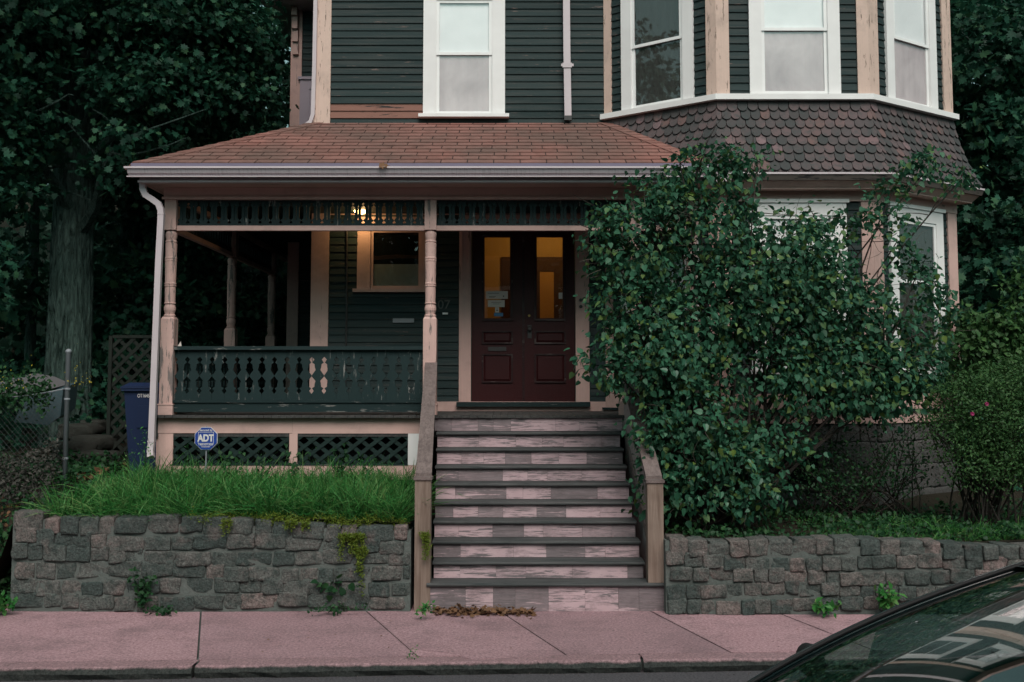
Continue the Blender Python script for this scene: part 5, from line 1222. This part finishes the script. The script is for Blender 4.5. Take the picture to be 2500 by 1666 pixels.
# ---- grass
BLADE = ([(0,-.5,0),(0,.5,0),(.45,.40,.10),(.45,-.40,.10),(.8,.25,.02),(.8,-.25,.02),(1,0,-.12)], [(0,1,2,3),(3,2,4,5),(5,4,6)])
def blades(name, mat, n, sampler, lmin, lmax, wid, seed, lean=.6, parent=None):
    rg_ = np.random.RandomState(seed); xy = sampler(rg_, n); z = np.array([hgt(a, b) for a, b in xy]); P_ = np.column_stack([xy, z-.01])
    Lh = rg_.uniform(lmin, lmax, n)*(.55+.35*np.sin(xy[:, 0]*3.1+xy[:, 1]*5)**2+.35*np.sin(xy[:, 0]*7.7-xy[:, 1]*3+1)**2); D_l = np.column_stack([rg_.normal(0, lean, n), rg_.normal(-.08, lean, n), np.ones(n)])
    az = rg_.uniform(0, 6.28, n); N_l = np.column_stack([np.cos(az), np.sin(az), np.zeros(n)-.2])
    # blades need their own width: stretch template per blade
    T_ = np.array(BLADE[0]); d = nrmz(D_l); b = nrmz(np.cross(N_l, d)); nn_ = np.cross(d, b); bend = rg_.uniform(.5, 4.6, n)
    V = P_[:, None, :] + Lh[:, None, None]*(T_[None, :, 0:1]*d[:, None, :]) + wid*rg_.uniform(.6, 1.3, n)[:, None, None]*T_[None, :, 1:2]*b[:, None, :] + (Lh*bend)[:, None, None]*(.16*T_[None, :, 0:1]**2)*nn_[:, None, :]*np.array([1, 1, 0]) - (Lh*bend)[:, None, None]*(.10*T_[None, :, 0:1]**3)*np.array([0, 0, 1])
    me = bpy.data.meshes.new(name); k = 7; fs = BLADE[1]; lt = np.array([4, 4, 3]); fl_ = np.concatenate([np.array(f) for f in fs])
    O = V.reshape(-1, 3).mean(0); me.vertices.add(n*k); me.vertices.foreach_set('co', (V.reshape(-1, 3)-O).ravel().astype(np.float32)); me.loops.add(n*11)
    me.loops.foreach_set('vertex_index', (fl_[None, :]+(np.arange(n)*k)[:, None]).ravel().astype(np.int32)); tot = np.tile(lt, n); st_ = np.concatenate([[0], np.cumsum(tot)[:-1]])
    me.polygons.add(len(tot)); me.polygons.foreach_set('loop_start', st_.astype(np.int32)); me.polygons.foreach_set('loop_total', tot.astype(np.int32)); me.update(calc_edges=True); me.materials.append(M[mat])
    return put(name, me, parent, Matrix.Translation(Vector(O)))
def samp_lawn(rg_, n):
    x = rg_.uniform(-4.75, -1.0, n*2); y = rg_.uniform(10.47, 12.4, n*2); keep = (x > -4.5 + (y-10.55)*.15 + rg_.normal(0, .12, n*2)) & ~((x > -1.3) & (y > 12.0)); return np.column_stack([x[keep], y[keep]])[:n]
tag(blades('lawn_grass', 'grass', 25000, samp_lawn, .14, .58, .0100, 3), 'long bright green grass on the bank above the taller stone wall', 'grass', None, 'stuff')
def samp_r(rg_, n):
    x = 3.0+3.2*rg_.uniform(0, 1, n)**.7; y = 10.5+rg_.uniform(0, 1, n)**1.5*1.6; return np.column_stack([x, y])
tag(blades('bank_grass', 'grass', 4500, samp_r, .06, .19, .008, 4, .6), 'short grass along the top of the low stone wall', 'grass', None, 'stuff')
def ground_leaves(name, mat, n, x0, x1, y0, y1, size, seed, h=.06, tpl=LEAF_HEART, up=.9, label=None, cat=None):
    rg_ = np.random.RandomState(seed); nc = n//14; cx_ = rg_.uniform(x0, x1, nc); cy_ = rg_.uniform(y0, y1, nc); x_ = np.repeat(cx_, 14)+rg_.normal(0, .09, nc*14); y_ = np.repeat(cy_, 14)+rg_.normal(0, .07, nc*14); m = len(x_)
    y_ = np.maximum(y_, 10.45)
    z_ = np.array([hgt(a, b) for a, b in zip(x_, y_)]) + rg_.uniform(0, h, m)*np.repeat(rg_.uniform(.3, 1.3, nc), 14)
    o = leaves(name, mat, np.column_stack([x_, y_, z_]), rg_.normal(size=(m, 3))+[0, -.3, -.1], rg_.normal(size=(m, 3))*.5+[0, -.3, up], rg_.uniform(.6, 1.2, m)*size, tpl)
    return tag(o, label, cat, None, 'stuff')
ground_leaves('ground_ivy', 'ivy', 7000, 1.6, 8.2, 10.45, 12.8, .05, 21, .12, label='low ivy and weeds under the lilac behind the low wall', cat='ground cover')
ground_leaves('bank_weeds', 'ivy', 5200, -6.8, -4.75, 10.5, 13.6, .06, 22, .16, label='low weeds on the slope beside the end of the taller wall', cat='ground cover')
ground_leaves('bank_creeper', 'ivy', 4600, -8.4, -4.88, 10.45, 11.4, .055, 29, .14, label='creeper covering the steep bank at the open end of the taller wall', cat='ground cover')
ground_leaves('leaf_litter', 'dead_leaf', 900, -5.6, -3.9, 11.4, 13.8, .07, 23, .02, LEAF_MAPLE, label='brown leaf litter on the path to the blue bin', cat='leaf litter')
ground_leaves('undergrowth', 'maple', 9000, -12, -4.6, 14.2, 19.5, .13, 24, 1.1, LEAF_MAPLE, .4, label='dense dark undergrowth below the trees left of the house', cat='undergrowth')
ground_leaves('undergrowth', 'maple', 5200, 5.9, 12, 13.8, 20, .12, 25, .9, LEAF_MAPLE, .4, label='dark undergrowth below the trees right of the bay', cat='undergrowth')
# dry vines over the fence
rg_ = np.random.RandomState(31); n = 5200; x_ = rg_.uniform(-6.6, fp-.02, n); z_ = hgt(-5.4, 11.9)-.1+rg_.uniform(0, 1, n)**1.3*(.62+.12*np.sin(x_*6)); y_ = 11.88+rg_.normal(0, .09, n)-.45*np.maximum(0, .35-(z_-1.0))
tag(leaves('dry_vines', 'dry', np.column_stack([x_, y_, z_]), rg_.normal(size=(n, 3))+[0, 0, -.5], rg_.normal(size=(n, 3))+[0, -.6, 0], rg_.uniform(.018, .06, n), LEAF_OVAL), 'tangle of grey dead vines hanging on the chain-link fence', 'vines', None, 'stuff')
n = 1900; x_ = rg_.uniform(-6.8, fp-.2, n); z_ = Z(948, 12)+rg_.normal(-.05, .12, n); tag(leaves('fence_vine', 'ivy', np.column_stack([x_, 12.0+rg_.normal(0, .1, n), z_]), rg_.normal(size=(n, 3))+[0, 0, -.3], rg_.normal(size=(n, 3))+[0, -.6, .4], rg_.uniform(.025, .06, n), LEAF_HEART), 'green creeper along the top of the chain-link fence', 'vine', None, 'stuff')
n = 130; x_ = np.concatenate([rg_.uniform(-6.2, -5.35, 90), rg_.uniform(-5.0, -4.7, 40)]); fl2 = np.column_stack([x_, 11.95+rg_.normal(0, .1, n), 2.12+.12*np.abs(rg_.normal(0, 1, n))]); tag(leaves('yellow_flowers', 'petal_y', fl2, rg_.normal(size=(n, 3)), rg_.normal(size=(n, 3))+[0, -1, .5], rg_.uniform(.012, .026, n), LEAF_OVAL), 'tiny yellow flowers over the fence top', 'flowers', None, 'stuff')
# sedum along the wall top and hanging over it
def sedum(name, label, pts_, seed, size=.013, n=1500, spread=.03):
    rg_ = np.random.RandomState(seed); P_ = np.array([tuple(p) for p in pts_]); i = rg_.randint(0, len(P_), n); Q = P_[i]+rg_.normal(size=(n, 3))*spread
    return tag(leaves(name, 'sedum', Q, rg_.normal(size=(n, 3))+[0, -.3, .1], rg_.normal(size=(n, 3))*.6+[0, -.6, .8], rg_.uniform(.7, 1.6, n)*size, LEAF_OVAL), label, 'sedum')
xs_ = np.linspace(X(470, 10.4, 1280), X(985, 10.4, 1280), 60)
sedum('sedum_mat', 'flat yellow-green sedum mat along the top of the taller wall', [(x, 10.42+.06*math.sin(x*9), zl(x)+.02+.015*math.sin(x*13)) for x in xs_], 1, .016, 4200, .028)['kind'] = 'stuff'
def hang(px0, px1, py0, py1, n, yf):
    out = []
    for k in range(n):
        px = random.Random(k+px0).uniform(px0, px1); f = random.Random(k*3+px0).random()**1.5
        for j in range(6): p = at(px, py0+(py1-py0)*f*j/5, yf); out.append((p.x, yf, p.z))
    return out
sedum('hanging_sedum', 'wide sedum trailing far down over the taller wall', hang(828, 895, 1308, 1365, 26, 10.29)+hang(872, 892, 1340, 1490, 9, 10.29), 2, .016, 3000, .012)
sedum('hanging_sedum', 'small sedum tuft trailing at the wall end beside the left newel', hang(1028, 1046, 1305, 1365, 10, 10.28), 3, .015, 900, .012)
sedum('hanging_sedum', 'short sedum tuft spilling from the middle of the taller wall', hang(545, 562, 1272, 1310, 6, 10.29)+hang(690, 760, 1275, 1300, 12, 10.29), 4, .015, 1100, .012)
# weeds at the wall foot
def weed(label, px, py, Y, h, n, size, seed, mat='ivy', tpl=LEAF_HEART, spread=.07):
    p = at(px, py, Y); rr_ = random.Random(seed); rg_ = np.random.RandomState(seed); w = thing('weed', (p.x, Y, p.z), label, 'weed'); s = MB(); pts_ = []
    for k in range(6): pts_ += branch(s, p, (p.x+rr_.gauss(0, spread), Y-.02+rr_.gauss(0, spread*.5), p.z+h*rr_.uniform(.5, 1)), .003, .0012, rr_, .1, 5)[1:]
    s.build('stems', M['ivy'], w); Q = np.array([tuple(q) for q in pts_])[rg_.randint(0, len(pts_), n)]+rg_.normal(size=(n, 3))*.02
    leaves('foliage', mat, Q, rg_.normal(size=(n, 3))+[0, -.6, 0], rg_.normal(size=(n, 3))*.5+[0, -.5, .8], rg_.uniform(.7, 1.3, n)*size, tpl, w)
weed('leafy weed growing up the face of the taller wall', 345, 1478, 10.29, .36, 110, .045, 61)
weed('small broad-leaved weed in the crack of the taller wall', 818, 1450, 10.29, .16, 16, .085, 62)
weed('low weed tuft at the foot of the taller wall below the trailing sedum', 820, 1494, 10.2, .06, 90, .03, 63, spread=.13)
weed('low dark weed tuft at the foot of the taller wall by the slab joint', 395, 1497, 10.2, .06, 70, .035, 64, spread=.1)
weed('bright weed tuft on the pavement at the foot of the low wall', 2010, 1488, 10.1, .07, 60, .07, 65, 'grass', LEAF_OVAL, .1)
weed('tall weed tuft at the foot of the low wall by the car', 2170, 1478, 10.1, .16, 80, .08, 66, 'grass', LEAF_OVAL, .1)
weed('grass tuft in the pavement joint near the steps', 1028, 1493, 9.98, .05, 60, .045, 67, 'grass', LEAF_OVAL, .05)
weed('grass clump at the end of the taller wall', 10, 1490, 10.2, .14, 110, .07, 68, 'grass', LEAF_OVAL, .12)
weed('tiny weed in the cracked slab corner by the kerb', 1008, 1598, 8.62, .02, 26, .02, 69, 'grass', LEAF_OVAL, .02)
for k_, (px_, py_) in enumerate(((560, 1150), (720, 1140), (830, 1150), (905, 1140), (640, 1150), (470, 1150), (325, 1150), (352, 1130))):
    weed(['tall broad-leaved weed before the left lattice panel', 'bushy weed at the middle post of the porch skirt', 'upright weed before the right lattice panel', 'thin weed near the right end of the porch skirt', 'leafy weed between the sign and the middle skirt post', 'short weed beside the stake of the alarm sign', 'feathery weed in front of the blue bin', 'tall feathery weed beside the foot of the porch downspout'][k_], px_, py_+22, 12.15, .34+.03*(k_ % 3)+.12*(k_ == 7), 46, .055 if k_ < 6 else .03, 80+k_, 'grass' if k_ > 5 else 'ivy', LEAF_OVAL if k_ > 2 else LEAF_HEART, .07)
# litter at the foot of the steps
rg_ = np.random.RandomState(8); n = 420; lx = np.concatenate([rg_.uniform(X(1065, 10.3, 1470), X(1300, 10.3, 1470), n)]); lz = np.abs(rg_.normal(0, .028, n))*np.exp(-((lx+.35)/.5)**2)+.006; ly_ = 10.33-np.abs(rg_.normal(0, .09, n))
tag(leaves('step_litter', 'dead_leaf', np.column_stack([lx, ly_, lz]), rg_.normal(size=(n, 3))*[1, 1, .3], rg_.normal(size=(n, 3))*.5+[0, 0, 1], rg_.uniform(.03, .07, n), LEAF_MAPLE), 'drift of dead leaves against the bottom step', 'leaf litter', None, 'stuff')
n = 900; gx_ = rg_.uniform(-5, 4, n); gy_ = np.array([kerb_y(a) for a in gx_])-np.abs(rg_.normal(0, .09, n))-.01
tag(leaves('gutter_grit', 'grit', np.column_stack([gx_, gy_, -.094+0*gx_]), rg_.normal(size=(n, 3)), rg_.normal(size=(n, 3)), rg_.uniform(.006, .02, n), LEAF_OVAL), 'grit and small stones gathered along the foot of the kerb', 'grit', None, 'stuff')
n = 60; gx_ = rg_.uniform(-4.5, 3.6, n); gy_ = rg_.uniform(8.75, 10.2, n); tag(leaves('pavement_litter', 'dead_leaf', np.column_stack([gx_, gy_, np.full(n, .012)]), rg_.normal(size=(n, 3))*[1, 1, .05], rg_.normal(size=(n, 3))*.1+[0, 0, 1], rg_.uniform(.012, .035, n), LEAF_OVAL), 'scattered leaf scraps on the pavement slabs', 'leaf litter', None, 'stuff')

# ================================================================ parked car
zr_ = .055
car = thing('parked_car', (2.1, 3.9, zr_), 'dark car parked at the near kerb, its windscreen mirroring the house', 'car')
CYc, HWc = 3.86, .90                                      # centre line and half width
def csec(x):                                              # lower body section: (half width, z belt, z sill)
    ks_ = [(-.35, .62, .46, .30), (-.2, .78, .58, .22), (.1, .87, .66, .20), (.8, .90, .74, .20), (1.3, .90, .90, .20), (2.6, .90, 1.0, .20), (3.6, .89, 1.02, .22), (4.0, .84, 1.02, .25), (4.15, .70, .95, .32)]
    for a, b in zip(ks_, ks_[1:]):
        if x <= b[0]:
            t = (x-a[0])/(b[0]-a[0]); t = max(0, t); return [a[i]+(b[i]-a[i])*t for i in (1, 2, 3)]
    return list(ks_[-1][1:])
def bodyf(u, v):
    x = -.35+4.5*u; hw_, zb_, zs_ = csec(x); a = v*2-1
    if abs(a) < .6: y = a/.6*hw_*.93; z = zb_ + .06*(1-(a/.6)**2)
    else:
        t = (abs(a)-.6)/.4; y = math.copysign(hw_*(.93+.07*math.sin(min(1, t*1.6)*1.57)) , a); z = zb_-(zb_-zs_)*t
    return (x, CYc+y, zr_+z)
MB().grid(bodyf, 60, 26).build('body', M['car'], car, True)
MB().box(-.2, 4.0, CYc-.75, CYc+.75, zr_+.2, zr_+.35).build('underbody', M['rubber'], car)
# glasshouse: windscreen, roof, side glass, pillars
def ws(u, v):                                            # u across (-1 near .. 1 far), v up
    w_ = .76+(.60-.76)*v; y = u*w_; x = .74+1.25*v + (.20-.06*v)*u*u - .0; z = .80+.63*v**.92 - .05*u*u*v + .035*math.sin(v*3.14)
    return (x, CYc+y, zr_+z)
MB().grid(lambda a, b: ws(2*a-1, b), 28, 18).build('windscreen', M['carglass'], car, True)
def rf(u, v):
    w_ = .60; y = u*w_; x = 1.99+.08*u*u+(3.15-1.99)*v - .10*u*u*v; z = 1.43-.05*u*u+.07*math.sin(min(1, v*1.25)*1.57)-.05*v*v
    return (x, CYc+y, zr_+z)
MB().grid(lambda a, b: rf(2*a-1, b), 14, 14).build('roof', M['car'], car, True)
def rw(u, v):
    a = Vector(rf(u, 1)); b = Vector((3.85-.1*u*u, CYc+u*.74, zr_+1.03)); return tuple(a.lerp(b, v))
MB().grid(lambda a, b: rw(2*a-1, b), 12, 6).build('rear_window', M['carglass'], car, True)
for sg_ in (-1, 1):
    # pillar strip along the windscreen edge and the roof rail
    s = MB(); path = [Vector(ws(sg_, k/14)) for k in range(15)] + [Vector(rf(sg_, k/10)) for k in range(1, 11)] + [Vector(rw(sg_, k/5)) for k in range(1, 6)]
    s.tube([p+Vector((0, sg_*.014, -.008)) for p in path], .032, 8); s.build('pillar', M['car'], car, True)
    s = MB(); s.tube([p+Vector((-.014, -sg_*.022, .020)) for p in path[:15]], .009, 6); s.build('seal', M['rubber'], car)
    n_ = 20
    def sg_glass(u, v):
        i = 7+u*(len(path)-11); k = int(min(i, len(path)-2)); t = path[k].lerp(path[k+1], i-k); bpt = Vector((t.x, CYc+sg_*.86, min(t.z-.03, zr_+csec(t.x)[1]))); return tuple((t+Vector((0, sg_*.02, -.02))).lerp(bpt, v))
    MB().grid(sg_glass, 40, 4).build('side_window', M['carglass'], car, True)
    for xw in (.55, 3.25):
        wy = CYc+sg_*.80; wh = MB(); ring_ = [(.20, -.10), (.30, -.10), (.325, -.07), (.325, .07), (.30, .10), (.20, .10)]
        sgm = 24; vs_ = [(xw+r*math.cos(2*math.pi*k/sgm), wy+o, zr_+.325+r*math.sin(2*math.pi*k/sgm)) for r, o in ring_ for k in range(sgm)]
        wh._add(vs_, [(i*sgm+k, i*sgm+(k+1)%sgm, ((i+1)%6)*sgm+(k+1)%sgm, ((i+1)%6)*sgm+k) for i in range(6) for k in range(sgm)]); wo_ = wh.build('wheel', M['rubber'], car, True)
        rm = MB().tube([(xw, wy+sg_*.06, zr_+.325), (xw, wy+sg_*.085, zr_+.325)], .06, 12)
        for k in range(5):
            a = k*1.2566; rm._add([(xw+.04*math.cos(a+.6), wy+sg_*.075, zr_+.325+.04*math.sin(a+.6)), (xw+.04*math.cos(a-.6), wy+sg_*.075, zr_+.325+.04*math.sin(a-.6)), (xw+.21*math.cos(a-.14), wy+sg_*.09, zr_+.325+.21*math.sin(a-.14)), (xw+.21*math.cos(a+.14), wy+sg_*.09, zr_+.325+.21*math.sin(a+.14))], [(0,1,2,3)])
        rm.build('rim', M['alloy'], wo_)
    MB().grid(lambda u, v: (-.30+.22*u*u+.04*v, CYc+sg_*(.42+.34*u), zr_+.52+.14*v), 6, 3).build('headlight', M['headlamp'], car, True)
    # door mirror
    mx, my, mz = 1.33, CYc+sg_*.99, zr_+.90
    def mir(u, v):
        a = 2*math.pi*u; b = math.pi*(v-.5); ex_ = .075*math.copysign(abs(math.cos(b))**.6, 1); return (mx+ex_*math.cos(a)*.75, my+.115*math.sin(b), mz+ex_*math.sin(a)*.95)
    mo = MB().grid(mir, 16, 10).build('mirror', M['rubber'], car, True); MB().tube([(mx, my-sg_*.1, mz-.03), (mx+.03, CYc+sg_*.84, mz-.07)], .022, 6).build('stalk', M['rubber'], mo)
MB().grid(lambda u, v: (.85+.85*v, CYc-.74+1.48*u, zr_+.78+.05*math.sin(v*3)), 4, 4).build('dashboard', M['dash'], car)
sw = MB()
sw.tube([(1.78+.0*math.cos(a), CYc-.36+.18*math.cos(a), zr_+.98+.18*math.sin(a)) for a in [k*.4488 for k in range(15)]], .014, 6); sw.build('steering_wheel', M['rubber'], car)
for sy_ in (-.36, .36):
    se = MB().hexa([(2.05, CYc+sy_-.24, zr_+.5), (2.5, CYc+sy_-.24, zr_+.5), (2.5, CYc+sy_+.24, zr_+.5), (2.05, CYc+sy_+.24, zr_+.5), (2.35, CYc+sy_-.2, zr_+1.1), (2.48, CYc+sy_-.2, zr_+1.1), (2.48, CYc+sy_+.2, zr_+1.1), (2.35, CYc+sy_+.2, zr_+1.1)])
    seo = se.build('seat', M['dash'], car); MB().box(2.4, 2.5, CYc+sy_-.12, CYc+sy_+.12, zr_+1.12, zr_+1.27).build('headrest', M['dash'], seo)
